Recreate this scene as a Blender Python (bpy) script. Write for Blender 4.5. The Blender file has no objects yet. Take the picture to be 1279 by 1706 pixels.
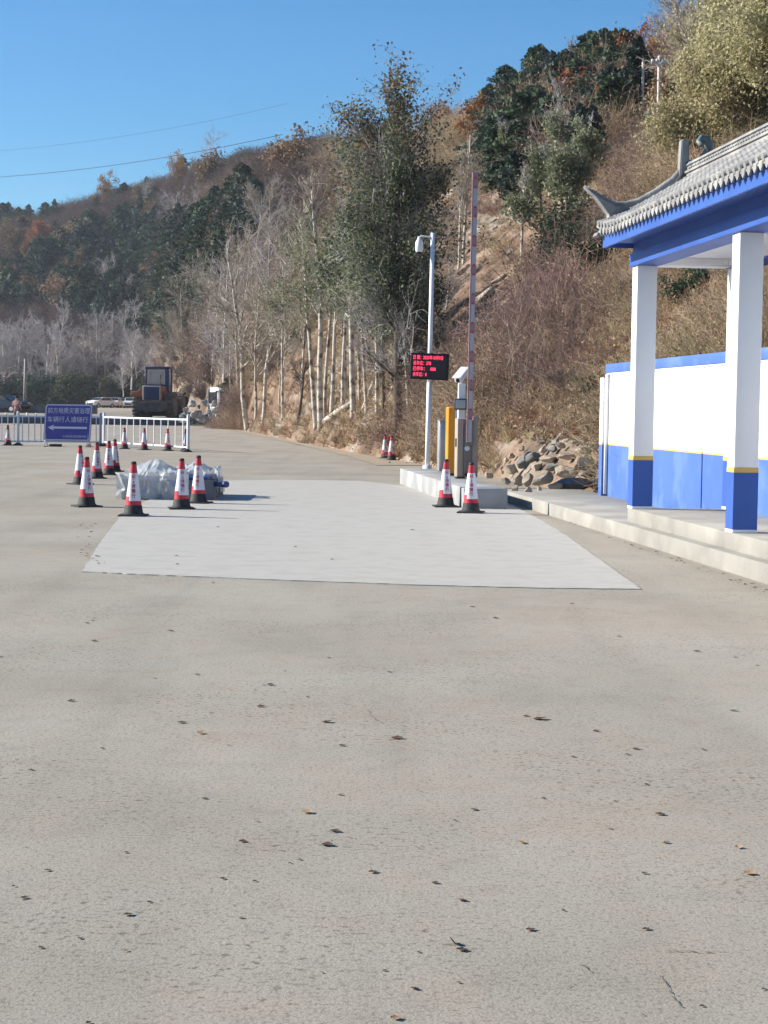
import bpy, bmesh, math, random
import numpy as np
from mathutils import Vector, Matrix
R = math.radians
random.seed(7)
rng = np.random.default_rng(11)
sc = bpy.context.scene
col = sc.collection

# ------------------------------------------------------------------ camera
FPX, CX, CY, HCAM = 3000.0, 639.5, 853.0, 1.42
PITCH, ROLL = math.atan(171.0/3000.0), R(0.8)
cd = bpy.data.cameras.new('camera'); cam = bpy.data.objects.new('camera', cd); col.objects.link(cam)
cd.sensor_fit = 'VERTICAL'; cd.sensor_height = 36.0; cd.lens = FPX/1706.0*36.0
cd.clip_start = 0.1; cd.clip_end = 5000
CAMR = Matrix.Rotation(math.pi/2-PITCH, 3, 'X') @ Matrix.Rotation(ROLL, 3, 'Z')
cam.matrix_world = Matrix.Translation((0, 0, HCAM)) @ CAMR.to_4x4()
sc.camera = cam
# ------------------------------------------------------------------ sky and sun
SUN_AZ, SUN_EL = R(188.0-18), R(27)          # direction towards the sun, angle from +X
sv = Vector((math.cos(SUN_AZ)*math.cos(SUN_EL), math.sin(SUN_AZ)*math.cos(SUN_EL), math.sin(SUN_EL)))
w = bpy.data.worlds.new('World'); sc.world = w; w.use_nodes = True
nt = w.node_tree; bg = nt.nodes['Background']
sky = nt.nodes.new('ShaderNodeTexSky'); sky.sky_type = 'NISHITA'; sky.sun_disc = False
sky.sun_elevation = SUN_EL; sky.sun_rotation = math.pi/2-SUN_AZ
sky.altitude = 1500; sky.air_density = 1.1; sky.dust_density = 0.1; sky.ozone_density = 3.2
hsv = nt.nodes.new('ShaderNodeHueSaturation'); hsv.inputs['Saturation'].default_value = 1.45; hsv.inputs['Hue'].default_value = .501
nt.links.new(sky.outputs[0], hsv.inputs['Color']); nt.links.new(hsv.outputs[0], bg.inputs[0]); bg.inputs[1].default_value = 0.066
ld = bpy.data.lights.new('sun', 'SUN'); ld.energy = 4.6; ld.angle = R(0.53); ld.color = (1, .935, .835)
sun = bpy.data.objects.new('sun', ld); col.objects.link(sun)
sun.rotation_euler = (-sv).to_track_quat('-Z', 'Y').to_euler()
sc.view_settings.view_transform = 'Standard'; sc.view_settings.look = 'None'
sc.view_settings.exposure = 1.12; sc.view_settings.gamma = 1
sc.render.engine = 'CYCLES'
sc.cycles.max_bounces = 6; sc.cycles.transparent_max_bounces = 12

# ------------------------------------------------------------------ pixel helpers (measuring the photo)
def uv(px, py):
    v = CAMR @ Vector(((px-CX)/FPX, -(py-CY)/FPX, -1.0))
    return v.x/v.y, v.z/v.y
def G(px, py, z=0.0):
    u, v = uv(px, py); d = (z-HCAM)/v
    return Vector((u*d, d, z))
def W(px, py, d):
    u, v = uv(px, py)
    return Vector((u*d, d, HCAM+v*d))

# ------------------------------------------------------------------ materials
MATS = {}
def mat(name, c, rough=.7, c2=None, scale=6., detail=6., bump=0., bscale=None, metal=0., lo=.35, hi=.65, rnd=0., spec=.3,
        c3=None, s3=1., coord='Object', trans=0., emit=None, estr=0., alpha=1.):
    if name in MATS: return MATS[name]
    m = bpy.data.materials.new(name); m.use_nodes = True; n = m.node_tree.nodes; L = m.node_tree.links
    b = n['Principled BSDF']; b.inputs['Roughness'].default_value = rough; b.inputs['Metallic'].default_value = metal
    b.inputs['Specular IOR Level'].default_value = spec
    b.inputs['Base Color'].default_value = (*c, 1)
    tc = n.new('ShaderNodeTexCoord'); src = tc.outputs[coord]
    out = None
    if c2 is not None:
        t = n.new('ShaderNodeTexNoise'); t.inputs['Scale'].default_value = scale; t.inputs['Detail'].default_value = detail
        L.new(src, t.inputs['Vector'])
        r = n.new('ShaderNodeValToRGB'); r.color_ramp.elements[0].position = lo; r.color_ramp.elements[1].position = hi
        r.color_ramp.elements[0].color = (*c, 1); r.color_ramp.elements[1].color = (*c2, 1)
        L.new(t.outputs['Fac'], r.inputs['Fac']); out = r.outputs['Color']
        if c3 is not None:
            t3 = n.new('ShaderNodeTexNoise'); t3.inputs['Scale'].default_value = s3; t3.inputs['Detail'].default_value = 5
            L.new(src, t3.inputs['Vector'])
            r3 = n.new('ShaderNodeMapRange'); r3.inputs[1].default_value = .5; r3.inputs[2].default_value = .62
            L.new(t3.outputs['Fac'], r3.inputs[0])
            mx = n.new('ShaderNodeMix'); mx.data_type = 'RGBA'; L.new(r3.outputs[0], mx.inputs[0])
            L.new(out, mx.inputs[6]); mx.inputs[7].default_value = (*c3, 1); out = mx.outputs[2]
    if rnd:
        oi = n.new('ShaderNodeObjectInfo'); hs = n.new('ShaderNodeHueSaturation')
        mr = n.new('ShaderNodeMapRange'); mr.inputs[3].default_value = 1-rnd; mr.inputs[4].default_value = 1+rnd
        L.new(oi.outputs['Random'], mr.inputs[0]); L.new(mr.outputs[0], hs.inputs['Value'])
        m2 = n.new('ShaderNodeMath'); m2.operation = 'MULTIPLY'; m2.inputs[1].default_value = 7.31
        m3 = n.new('ShaderNodeMath'); m3.operation = 'FRACT'; L.new(oi.outputs['Random'], m2.inputs[0]); L.new(m2.outputs[0], m3.inputs[0])
        m4 = n.new('ShaderNodeMapRange'); m4.inputs[3].default_value = .5-rnd*.08; m4.inputs[4].default_value = .5+rnd*.08
        L.new(m3.outputs[0], m4.inputs[0]); L.new(m4.outputs[0], hs.inputs['Hue'])
        if out is None: hs.inputs['Color'].default_value = (*c, 1)
        else: L.new(out, hs.inputs['Color'])
        out = hs.outputs['Color']
    if out is not None: L.new(out, b.inputs['Base Color'])
    if bump:
        tb = n.new('ShaderNodeTexNoise'); tb.inputs['Scale'].default_value = bscale or scale; tb.inputs['Detail'].default_value = 8
        L.new(src, tb.inputs['Vector'])
        bp = n.new('ShaderNodeBump'); bp.inputs['Strength'].default_value = bump; bp.inputs['Distance'].default_value = .02
        L.new(tb.outputs['Fac'], bp.inputs['Height']); L.new(bp.outputs[0], b.inputs['Normal'])
    if trans: b.inputs['Transmission Weight'].default_value = trans
    if alpha < 1: b.inputs['Alpha'].default_value = alpha
    if emit: b.inputs['Emission Color'].default_value = (*emit, 1); b.inputs['Emission Strength'].default_value = estr
    MATS[name] = m; return m

def leafmat(name, c, rnd=.25, c2=None, scale=.6, tr=.25):
    m = mat(name, c, .65, c2=c2, scale=scale, lo=.4, hi=.6, rnd=rnd, spec=.2)
    n = m.node_tree.nodes; L = m.node_tree.links; b = n['Principled BSDF']; o = n['Material Output']
    t = n.new('ShaderNodeBsdfTranslucent'); mx = n.new('ShaderNodeMixShader'); mx.inputs[0].default_value = tr
    src = b.inputs['Base Color'].links[0].from_socket if b.inputs['Base Color'].links else None
    if src: L.new(src, t.inputs[0])
    else: t.inputs[0].default_value = (*c, 1)
    L.new(b.outputs[0], mx.inputs[1]); L.new(t.outputs[0], mx.inputs[2]); L.new(mx.outputs[0], o.inputs[0])
    return m

# ------------------------------------------------------------------ mesh builder
class MB:
    def __init__(s): s.bm = bmesh.new(); s.mi = 0
    def _geom(s, vs, M=None, smooth=False):
        if M is not None: bmesh.ops.transform(s.bm, matrix=M, verts=vs)
        fs = {f for v in vs for f in v.link_faces}
        for f in fs:
            f.material_index = s.mi
            if smooth: f.smooth = True
        return s
    def box(s, x0, x1, y0, y1, z0, z1, bev=0, M=None, seg=2):
        t = bmesh.new(); bmesh.ops.create_cube(t, size=1)
        for v in t.verts: v.co = Vector(((x0+x1)/2+v.co.x*(x1-x0), (y0+y1)/2+v.co.y*(y1-y0), (z0+z1)/2+v.co.z*(z1-z0)))
        if bev: bmesh.ops.bevel(t, geom=t.edges[:], offset=bev, segments=seg, affect='EDGES', profile=.5)
        if M is not None: bmesh.ops.transform(t, matrix=M, verts=t.verts)
        s._add(t, bev > 0 and seg > 1); return s
    def _add(s, t, smooth=False):
        t.verts.ensure_lookup_table(); mp = {}
        for v in t.verts: mp[v] = s.bm.verts.new(v.co)
        for f in t.faces:
            try:
                g = s.bm.faces.new([mp[v] for v in f.verts]); g.material_index = s.mi; g.smooth = smooth
            except ValueError: pass
        t.free()
    def cyl(s, p0, p1, r0, r1=None, n=16, cap=True, smooth=True):
        r1 = r0 if r1 is None else r1; p0 = Vector(p0); p1 = Vector(p1); ax = (p1-p0); q = ax.to_track_quat('Z', 'Y').to_matrix()
        a = []; b = []
        for i in range(n):
            c = q @ Vector((math.cos(2*math.pi*i/n), math.sin(2*math.pi*i/n), 0))
            a.append(s.bm.verts.new(p0+c*r0)); b.append(s.bm.verts.new(p1+c*r1))
        for i in range(n):
            f = s.bm.faces.new((a[i], a[(i+1) % n], b[(i+1) % n], b[i])); f.smooth = smooth; f.material_index = s.mi
        if cap:
            f = s.bm.faces.new(a[::-1]); f.material_index = s.mi
            f = s.bm.faces.new(b); f.material_index = s.mi
        return s
    def tube(s, pts, rads, n=6, cap=True):
        pts = [Vector(p) for p in pts]; rings = []
        if not hasattr(rads, '__len__'): rads = [rads]*len(pts)
        for k, p in enumerate(pts):
            d = (pts[min(k+1, len(pts)-1)]-pts[max(k-1, 0)]); q = d.to_track_quat('Z', 'Y').to_matrix()
            rings.append([s.bm.verts.new(p+q @ Vector((math.cos(2*math.pi*i/n), math.sin(2*math.pi*i/n), 0))*rads[k]) for i in range(n)])
        for a, b in zip(rings, rings[1:]):
            for i in range(n):
                f = s.bm.faces.new((a[i], a[(i+1) % n], b[(i+1) % n], b[i])); f.smooth = True; f.material_index = s.mi
        if cap: s.bm.faces.new(rings[0][::-1]).material_index = s.mi; s.bm.faces.new(rings[-1]).material_index = s.mi
        return s
    def lathe(s, prof, n=24, M=None, cap=True):
        rings = []
        for r, z in prof:
            rings.append([s.bm.verts.new((math.cos(2*math.pi*i/n)*r, math.sin(2*math.pi*i/n)*r, z)) for i in range(n)])
        for a, b in zip(rings, rings[1:]):
            for i in range(n):
                f = s.bm.faces.new((a[i], a[(i+1) % n], b[(i+1) % n], b[i])); f.smooth = True; f.material_index = s.mi
        if cap: s.bm.faces.new(rings[0][::-1]).material_index = s.mi; s.bm.faces.new(rings[-1]).material_index = s.mi
        if M is not None: bmesh.ops.transform(s.bm, matrix=M, verts=[v for r_ in rings for v in r_])
        return s
    def prism(s, poly, h0, h1, plane='XY', M=None, bev=0):
        """polygon extruded; plane XZ: extruded along y, YZ: along x"""
        def P(a, b, h): return {'XY': (a, b, h), 'XZ': (a, h, b), 'YZ': (h, a, b)}[plane]
        t = bmesh.new(); A = [t.verts.new(P(a, b, h0)) for a, b in poly]; B = [t.verts.new(P(a, b, h1)) for a, b in poly]; n = len(poly)
        t.faces.new(A); t.faces.new(B)
        for i in range(n): t.faces.new((A[i], A[(i+1) % n], B[(i+1) % n], B[i]))
        bmesh.ops.recalc_face_normals(t, faces=t.faces)
        if bev: bmesh.ops.bevel(t, geom=t.edges[:], offset=bev, segments=2, affect='EDGES')
        if M is not None: bmesh.ops.transform(t, matrix=M, verts=t.verts)
        s._add(t); return s
    def build(s, name, m, parent=None):
        me = bpy.data.meshes.new(name); bmesh.ops.recalc_face_normals(s.bm, faces=s.bm.faces) if len(s.bm.faces) < 40000 else None
        s.bm.to_mesh(me); s.bm.free()
        for k in (m if isinstance(m, (list, tuple)) else [m]): me.materials.append(k)
        o = bpy.data.objects.new(name, me); col.objects.link(o)
        if parent: o.parent = parent
        return o
def npmesh(name, V, F, mats, fm=None, smooth=False, parent=None, link=True):
    """V (n,3), F (m,k) quads or tris as one numpy array"""
    V = np.asarray(V, np.float32); F = np.asarray(F, np.int32); k = F.shape[1]
    me = bpy.data.meshes.new(name); me.vertices.add(len(V)); me.vertices.foreach_set('co', V.ravel())
    me.loops.add(F.size); me.loops.foreach_set('vertex_index', F.ravel())
    me.polygons.add(len(F)); me.polygons.foreach_set('loop_start', np.arange(0, F.size, k, dtype=np.int32))
    if fm is not None: me.polygons.foreach_set('material_index', np.asarray(fm, np.int32))
    if smooth: me.polygons.foreach_set('use_smooth', np.ones(len(F), bool))
    for m in mats: me.materials.append(m)
    me.update(calc_edges=True)
    o = bpy.data.objects.new(name, me)
    if link: col.objects.link(o)
    if parent: o.parent = parent
    return o
def tag(o, label=None, cat=None, group=None, kind=None):
    if label: o['label'] = label
    if cat: o['category'] = cat
    if group: o['group'] = group
    if kind: o['kind'] = kind
    return o
def empty(name, loc, rz=0, label=None, cat=None, group=None):
    o = bpy.data.objects.new(name, None); col.objects.link(o); o.empty_display_size = .2
    o.location = loc; o.rotation_euler = (0, 0, rz); tag(o, label, cat, group); return o
def copy_tree(o, parent=None):
    c = o.copy(); col.objects.link(c); c.parent = parent
    for ch in [x for x in o.children]: copy_tree(ch, c)
    return c
def text_mesh(txt, size, bold=.0, space=1.0):
    c = bpy.data.curves.new('writing', 'FONT'); c.body = txt; c.size = size; c.offset = bold; c.space_character = space
    o = bpy.data.objects.new('writing', c); col.objects.link(o)
    dg = bpy.context.evaluated_depsgraph_get(); dg.update()
    me = bpy.data.meshes.new_from_object(o.evaluated_get(dg)); bpy.data.objects.remove(o)
    return me
def text_part(name, txt, size, m, parent, loc, rot, width=None, bold=0., height=None):
    me = text_mesh(txt, size, bold); xs = [v.co.x for v in me.vertices]; ys = [v.co.y for v in me.vertices]
    x0, x1, y0, y1 = min(xs), max(xs), min(ys), max(ys)
    sx = width/(x1-x0) if width else 1; sy = height/(y1-y0) if height else (sx if width else 1)
    for v in me.vertices: v.co.x = (v.co.x-x0)*sx; v.co.y = (v.co.y-y0)*sy
    me.materials.clear(); me.materials.append(m)
    o = bpy.data.objects.new(name, me); col.objects.link(o); o.parent = parent; o.location = loc; o.rotation_euler = rot
    return o

# ------------------------------------------------------------------ noise
def _h(ix, iy, s):
    n = (ix*374761393 + iy*668265263 + s*1442695041).astype(np.int64) & 0xffffffff
    n = ((n ^ (n >> 13))*1274126177) & 0xffffffff
    return ((n ^ (n >> 16)) & 0xffff)/65535.0
def vnoise(x, y, s=0):
    x = np.asarray(x, float); y = np.asarray(y, float); ix = np.floor(x).astype(np.int64); iy = np.floor(y).astype(np.int64)
    fx = x-ix; fy = y-iy; fx = fx*fx*(3-2*fx); fy = fy*fy*(3-2*fy)
    a = _h(ix, iy, s); b = _h(ix+1, iy, s); c = _h(ix, iy+1, s); d = _h(ix+1, iy+1, s)
    return (a*(1-fx)+b*fx)*(1-fy)+(c*(1-fx)+d*fx)*fy
def fbm(x, y, o=4, s=0):
    t = 0; a = .5
    for k in range(o): t = t+a*vnoise(x*2**k, y*2**k, s+k); a *= .5
    return t-.5*(1-.5**o)*1.0

# ------------------------------------------------------------------ terrain functions
def sm(t): t = np.clip(t, 0, 1); return t*t*(3-2*t)
STEPX = -12.9
def gz(x, y):
    a = sm((y-65)/48.)*.2
    left = np.where(y > 115, .45+sm((y-115)/150.)*.45, 0)
    right = sm((y-113)/14.)*.45+sm((y-125)/140.)*.45
    return a+np.where(x < STEPX, left, right)
SKY_PX = [(-900, 440), (-300, 400), (0, 366), (60, 362), (100, 352), (200, 330), (300, 300), (400, 275), (500, 258), (600, 240), (740, 214), (800, 186), (880, 145), (1000, 118),
          (1080, 92), (1120, 62), (1200, 12), (1279, -40), (1500, -150), (2200, -300)]
_s = np.array([uv(*p) for p in SKY_PX])
def vs_(u): return np.interp(u, _s[:, 0], _s[:, 1])
def ds_(u): return np.interp(u, [-1, -.3, -.13, -.07, -.03, .03, .12, .2, .4, 1.], [520, 500, 460, 280, 205, 155, 125, 110, 80, 50])
def dt_(u):
    a = 8.7/np.maximum(u+.165, .02)
    return np.where(u < -.112, 164+126*sm((-.112-u)/.024), a)
def H(x, y):
    x = np.asarray(x, float); y = np.asarray(y, float)
    yy = np.maximum(y, 4.); u = np.clip(x/yy, -1, 1.3); dt = dt_(u)+ (fbm(x*.25, y*.12, 3, 5))*2.5*np.clip(yy/50, .2, 1); dss = ds_(u)
    t = (yy-dt)/(dss-dt); z0 = gz(x, y); zs = HCAM+vs_(u)*dss
    tt = np.clip(t, 0, 1)
    base = z0+(zs-z0)*(tt**.93)
    amp = np.clip(tt*9, 0, 1)*np.clip(1.25-tt, 0, 1)
    sc_ = np.clip(yy/60., .3, 3.5)
    n = fbm(x/(5*sc_)+3, y/(9*sc_), 5, 1)*2.2*sc_ + fbm((x+y*.35)/1.6, (y-x*.3)/4.5, 4, 9)*1.1 + fbm((x+y*.1)/14, y/60, 3, 30)*3.0*np.clip(sc_, 0, 1.5)
    z = base+n*amp
    z = np.where(t < 0, z0+np.maximum(t*12, -2.5)-.02, z)
    z = np.where(t > 1, z-(t-1)*zs*.5, z)
    return z
def hit(px, py, dmin=None):
    u, v = uv(px, py); d = np.arange((dmin or 15), 520, .15); zz = H(u*d, d)
    k = np.nonzero(zz >= HCAM+v*d)[0]
    if len(k) == 0: return None
    d = d[k[0]]; return Vector((u*d, d, float(H(u*d, d))))

# ------------------------------------------------------------------ ground
asph = mat('dusty_asphalt', (.314, .288, .236), .9, c2=(.352, .328, .277), scale=.5, lo=.35, hi=.65)
def rich_ground(m):
    n = m.node_tree.nodes; L = m.node_tree.links; b = n['Principled BSDF']; base = b.inputs['Base Color'].links[0].from_socket
    tc = n.new('ShaderNodeTexCoord'); prev = base
    def layer(prev, kind, scale, p0, p1, colr, strength, detail=4, sy=1., mode='MULTIPLY', dist=0):
        mp = n.new('ShaderNodeMapping'); mp.inputs['Scale'].default_value = (1, sy, 1); L.new(tc.outputs['Object'], mp.inputs[0])
        if kind == 'N':
            t = n.new('ShaderNodeTexNoise'); t.inputs['Detail'].default_value = detail; t.inputs['Distortion'].default_value = dist; o = t.outputs['Fac']
        else:
            t = n.new('ShaderNodeTexVoronoi'); t.feature = 'DISTANCE_TO_EDGE' if kind == 'E' else 'F1'; o = t.outputs['Distance']
        t.inputs['Scale'].default_value = scale; L.new(mp.outputs[0], t.inputs['Vector'])
        r = n.new('ShaderNodeMapRange'); r.inputs[1].default_value = p0; r.inputs[2].default_value = p1
        r.inputs[3].default_value = 0; r.inputs[4].default_value = strength; L.new(o, r.inputs[0])
        mx = n.new('ShaderNodeMix'); mx.data_type = 'RGBA'; mx.blend_type = mode; L.new(r.outputs[0], mx.inputs[0]); L.new(prev, mx.inputs[6])
        mx.inputs[7].default_value = (*colr, 1); return mx.outputs[2], r.outputs[0]
    prev, _ = layer(prev, 'N', .23, .45, .68, (1.03, .965, .92), .8, 8)
    prev, _ = layer(prev, 'N', .9, .5, .72, (.83, .84, .85), .85, 9, .7)
    prev, _ = layer(prev, 'N', 1.6, .48, .7, (.86, .865, .86), .8, 9, .10, dist=.4)
    prev, _ = layer(prev, 'N', 3.2, .45, .75, (1.03, .95, .9), .7, 7)
    prev, _ = layer(prev, 'N', 7.5, .5, .8, (.84, .85, .85), .8, 9, .8)
    prev, _ = layer(prev, 'N', 60, .5, .75, (.45, .44, .43), .8, 5)
    prev, _ = layer(prev, 'F', 24, .16, .05, (.42, .41, .40), .55)
    prev, _ = layer(prev, 'N', 150, .56, .7, (1.5, 1.47, 1.42), .5, 2)
    pm, msk = layer(prev, 'N', 34, .57, .66, (.34, .33, .32), .8, 8)
    # the dark crumbs cluster in worn patches
    pt = n.new('ShaderNodeTexNoise'); pt.inputs['Scale'].default_value = .8; pt.inputs['Detail'].default_value = 3; L.new(tc.outputs['Object'], pt.inputs['Vector'])
    pr = n.new('ShaderNodeMapRange'); pr.inputs[1].default_value = .42; pr.inputs[2].default_value = .62; L.new(pt.outputs['Fac'], pr.inputs[0])
    mx = n.new('ShaderNodeMix'); mx.data_type = 'RGBA'; L.new(pr.outputs[0], mx.inputs[0]); L.new(prev, mx.inputs[6]); L.new(pm, mx.inputs[7]); prev = mx.outputs[2]
    L.new(prev, b.inputs['Base Color'])
    t = n.new('ShaderNodeTexNoise'); t.inputs['Scale'].default_value = 110; t.inputs['Detail'].default_value = 8; L.new(tc.outputs['Object'], t.inputs['Vector'])
    bp = n.new('ShaderNodeBump'); bp.inputs['Strength'].default_value = .3; bp.inputs['Distance'].default_value = .008
    L.new(t.outputs['Fac'], bp.inputs['Height']); L.new(bp.outputs[0], b.inputs['Normal'])
rich_ground(asph)
xs = np.array([-420, -120, -60, -30, STEPX-.02, STEPX+.02, 0, 30, 120, 420.]); ys = np.array([-80, -20, 0, 20, 40, 60, 65, 70, 76, 82, 88, 94, 100, 106, 110, 112, 114.9, 115.05, 117, 119, 121, 123, 125, 127, 130, 140, 150, 165, 180, 200, 220, 240, 265, 300, 700.])
X, Y = np.meshgrid(xs, ys); Z = gz(X, Y); nx = len(xs)
idx = np.arange(X.size).reshape(X.shape)
F = np.stack([idx[:-1, :-1], idx[:-1, 1:], idx[1:, 1:], idx[1:, :-1]], -1).reshape(-1, 4)
tag(npmesh('ground', np.stack([X, Y, Z], -1).reshape(-1, 3), F, [asph]), kind='structure')

# sandy verge along the toe of the bank
sand = mat('sandy_verge', (.30, .235, .165), .95, c2=(.36, .30, .23), scale=1.2, bump=.4, bscale=30)
vb = []
for px, py in [(330, 706), (380, 716), (430, 724), (500, 735), (560, 748), (620, 762), (668, 776)]:
    p = G(px, py, float(gz(0, 60))); vb.append(p)
m = MB(); prevv = None
for i, p in enumerate(vb):
    z = float(gz(p.x, p.y))+.012
    a = m.bm.verts.new((p.x-.35-(p.y-30)*.012+random.uniform(-.1, .1), p.y, z)); b = m.bm.verts.new((p.x+4, p.y+1, z))
    if prevv: m.bm.faces.new((prevv[0], prevv[1], b, a))
    prevv = (a, b)
tag(m.build('sand_verge', sand), kind='structure')

# ------------------------------------------------------------------ hillside
def hill_material():
    m = bpy.data.materials.new('hillside_soil'); m.use_nodes = True; n = m.node_tree.nodes; L = m.node_tree.links; b = n['Principled BSDF']
    b.inputs['Roughness'].default_value = .95; b.inputs['Specular IOR Level'].default_value = .1
    tc = n.new('ShaderNodeTexCoord')
    def noise(scale, det, sx=1, sy=1, sz=1, rot=0):
        mp = n.new('ShaderNodeMapping'); mp.inputs['Scale'].default_value = (sx, sy, sz); mp.inputs['Rotation'].default_value = (0, rot, 0)
        L.new(tc.outputs['Object'], mp.inputs[0]); t = n.new('ShaderNodeTexNoise'); t.inputs['Scale'].default_value = scale; t.inputs['Detail'].default_value = det
        L.new(mp.outputs[0], t.inputs['Vector']); return t.outputs['Fac']
    def ramp(f, els):
        r = n.new('ShaderNodeValToRGB'); cr = r.color_ramp
        while len(cr.elements) < len(els): cr.elements.new(.5)
        for e, (p, c) in zip(cr.elements, els): e.position = p; e.color = (*c, 1)
        L.new(f, r.inputs[0]); return r.outputs[0]
    a = ramp(noise(.35, 8), [(.3, (.085, .058, .042)), (.48, (.18, .122, .085)), (.6, (.27, .19, .135)), (.75, (.34, .265, .195))])
    rock = ramp(noise(1.3, 8, 1, .4, 2.2, .6), [(.3, (.12, .095, .075)), (.55, (.27, .225, .18)), (.75, (.36, .32, .27))])
    mx = n.new('ShaderNodeMix'); mx.data_type = 'RGBA'
    r = n.new('ShaderNodeMapRange'); r.inputs[1].default_value = .5; r.inputs[2].default_value = .6; L.new(noise(.16, 6), r.inputs[0])
    L.new(r.outputs[0], mx.inputs[0]); L.new(a, mx.inputs[6]); L.new(rock, mx.inputs[7])
    L.new(mx.outputs[2], b.inputs['Base Color'])
    bp = n.new('ShaderNodeBump'); bp.inputs['Strength'].default_value = 1; bp.inputs['Distance'].default_value = .35
    L.new(noise(2.0, 9, 1, .6, 1.6, .6), bp.inputs['Height']); L.new(bp.outputs[0], b.inputs['Normal'])
    return m
hillm = hill_material()
uu = np.concatenate([np.linspace(-.8, -.25, 40)[:-1], np.linspace(-.25, .27, 380), np.linspace(.27, 1.3, 60)[1:]])
dd = np.concatenate([np.geomspace(6, 20, 30)[:-1], np.geomspace(20, 200, 420)[:-1], np.geomspace(200, 520, 150), np.array([560, 620, 720])])
U, D = np.meshgrid(uu, dd); X = U*D; Y = D; Z = H(X, Y)
idx = np.arange(X.size).reshape(X.shape); F = np.stack([idx[:-1, :-1], idx[:-1, 1:], idx[1:, 1:], idx[1:, :-1]], -1).reshape(-1, 4)
# leave out the part that would only lie buried under the road
keep = (Z.reshape(-1)[F] > gz(X, Y).reshape(-1)[F]-2.4).any(1)
tag(npmesh('hillside', np.stack([X, Y, Z], -1).reshape(-1, 3), F[keep], [hillm], smooth=True), kind='structure')

# ------------------------------------------------------------------ tree maker
def ring_tubes(segs, n):
    """segs: list of (pts array (k,3), rads (k,)) -> V,F of open tubes"""
    VV = []; FF = []; off = 0
    ang = np.arange(n)*2*np.pi/n; ca, sa = np.cos(ang), np.sin(ang)
    for P, r in segs:
        P = np.asarray(P); k = len(P); T = np.gradient(P, axis=0); T /= np.linalg.norm(T, axis=1)[:, None]+1e-9
        up = np.where(np.abs(T[:, 2:3]) > .9, np.array([[1., 0, 0]]), np.array([[0, 0, 1.]]))
        A = np.cross(T, up); A /= np.linalg.norm(A, axis=1)[:, None]+1e-9; B = np.cross(T, A)
        V = P[:, None, :]+(A[:, None, :]*ca[None, :, None]+B[:, None, :]*sa[None, :, None])*np.asarray(r)[:, None, None]
        VV.append(V.reshape(-1, 3)); i = np.arange(k-1)[:, None]*n+np.arange(n)[None, :]; j = np.arange(k-1)[:, None]*n+((np.arange(n)+1) % n)[None, :]
        FF.append((np.stack([i, j, j+n, i+n], -1)+off).reshape(-1, 4)); off += k*n
    return np.concatenate(VV), np.concatenate(FF)
def leaf_quads(P, size, g, flat=0., aspect=.6, droop=0.):
    n = len(P); a = g.normal(size=(n, 3)); a[:, 2] = a[:, 2]*(1-flat)-droop; a /= np.linalg.norm(a, axis=1)[:, None]
    b = g.normal(size=(n, 3)); b -= (b*a).sum(1)[:, None]*a; b /= np.linalg.norm(b, axis=1)[:, None]+1e-9
    s = (size*g.uniform(.6, 1.3, n))[:, None]; a = a*s; b = b*s*aspect
    V = np.stack([P-a, P+b*.9, P+a, P-b], 1).reshape(-1, 3); F = np.arange(4*n).reshape(-1, 4)
    return V, F
def grow(g, p, d, L, r, lev, spec, out):
    """recursive limbs; out[lev] collects (pts, rads)"""
    k = spec['seg'][lev]; pts = [np.array(p, float)]; dd_ = np.array(d, float)
    for i in range(k):
        dd_ = dd_+g.normal(size=3)*spec['wander'][lev]; dd_[2] += spec['up'][lev]; dd_ /= np.linalg.norm(dd_)
        pts.append(pts[-1]+dd_*L/k)
    P = np.array(pts); s = np.linspace(0, 1, k+1); rad = r*(1-s*(.70 if lev == 0 else .82))+.002
    out[lev].append((P, rad))
    if lev+1 >= len(spec['n']): return
    n = spec['n'][lev+1]; t0 = spec['start'][lev]
    for t in np.sort(g.uniform(t0, .98, n)):
        q = np.array([np.interp(t, s, P[:, a]) for a in range(3)]); i = min(int(t*k), k-1); T = P[i+1]-P[i]; T /= np.linalg.norm(T)
        az = g.uniform(0, 2*np.pi); side = np.cross(T, [math.cos(az), math.sin(az), .15]); side /= np.linalg.norm(side)+1e-9
        an = g.uniform(*spec['ang'][lev+1]); nd = T*math.cos(an)+side*math.sin(an)
        ll = L*spec['len'][lev+1]*g.uniform(.6, 1.1)*(1.08-(t if lev == 0 else .5*t)*spec.get('taper', .75))
        grow(g, q, nd, ll, max(np.interp(t, s, rad)*spec['rr'][lev+1], spec['rmin'][lev+1]), lev+1, spec, out)
POP = dict(n=[1, 32, 8, 4], seg=[14, 6, 4, 2], wander=[.025, .07, .12, .2], up=[.03, .07, .05, .03], start=[.44, .15, .1], ang=[(0, 0), (.45, .95), (.4, .8), (.35, .9)],
           len=[1, .33, .42, .45], rr=[1, .4, .5, .6], rmin=[.01, .012, .009, .006])
SPREAD = dict(n=[1, 20, 11, 7], seg=[10, 7, 5, 3], wander=[.05, .1, .15, .25], up=[.02, .05, .03, .02], start=[.3, .12, .1], ang=[(0, 0), (.5, 1.1), (.4, .9), (.35, 1)],
              len=[1, .5, .42, .45], rr=[1, .5, .5, .6], rmin=[.01, .014, .010, .007], taper=.5)
DENSE = dict(n=[1, 46, 10, 4], seg=[14, 6, 4, 2], wander=[.03, .09, .14, .2], up=[.03, .05, .03, .02], start=[.16, .15, .1], ang=[(0, 0), (.5, 1.2), (.4, .9), (.35, 1)],
             len=[1, .235, .5, .5], rr=[1, .38, .5, .6], rmin=[.01, .012, .009, .006], taper=.0)
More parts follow.
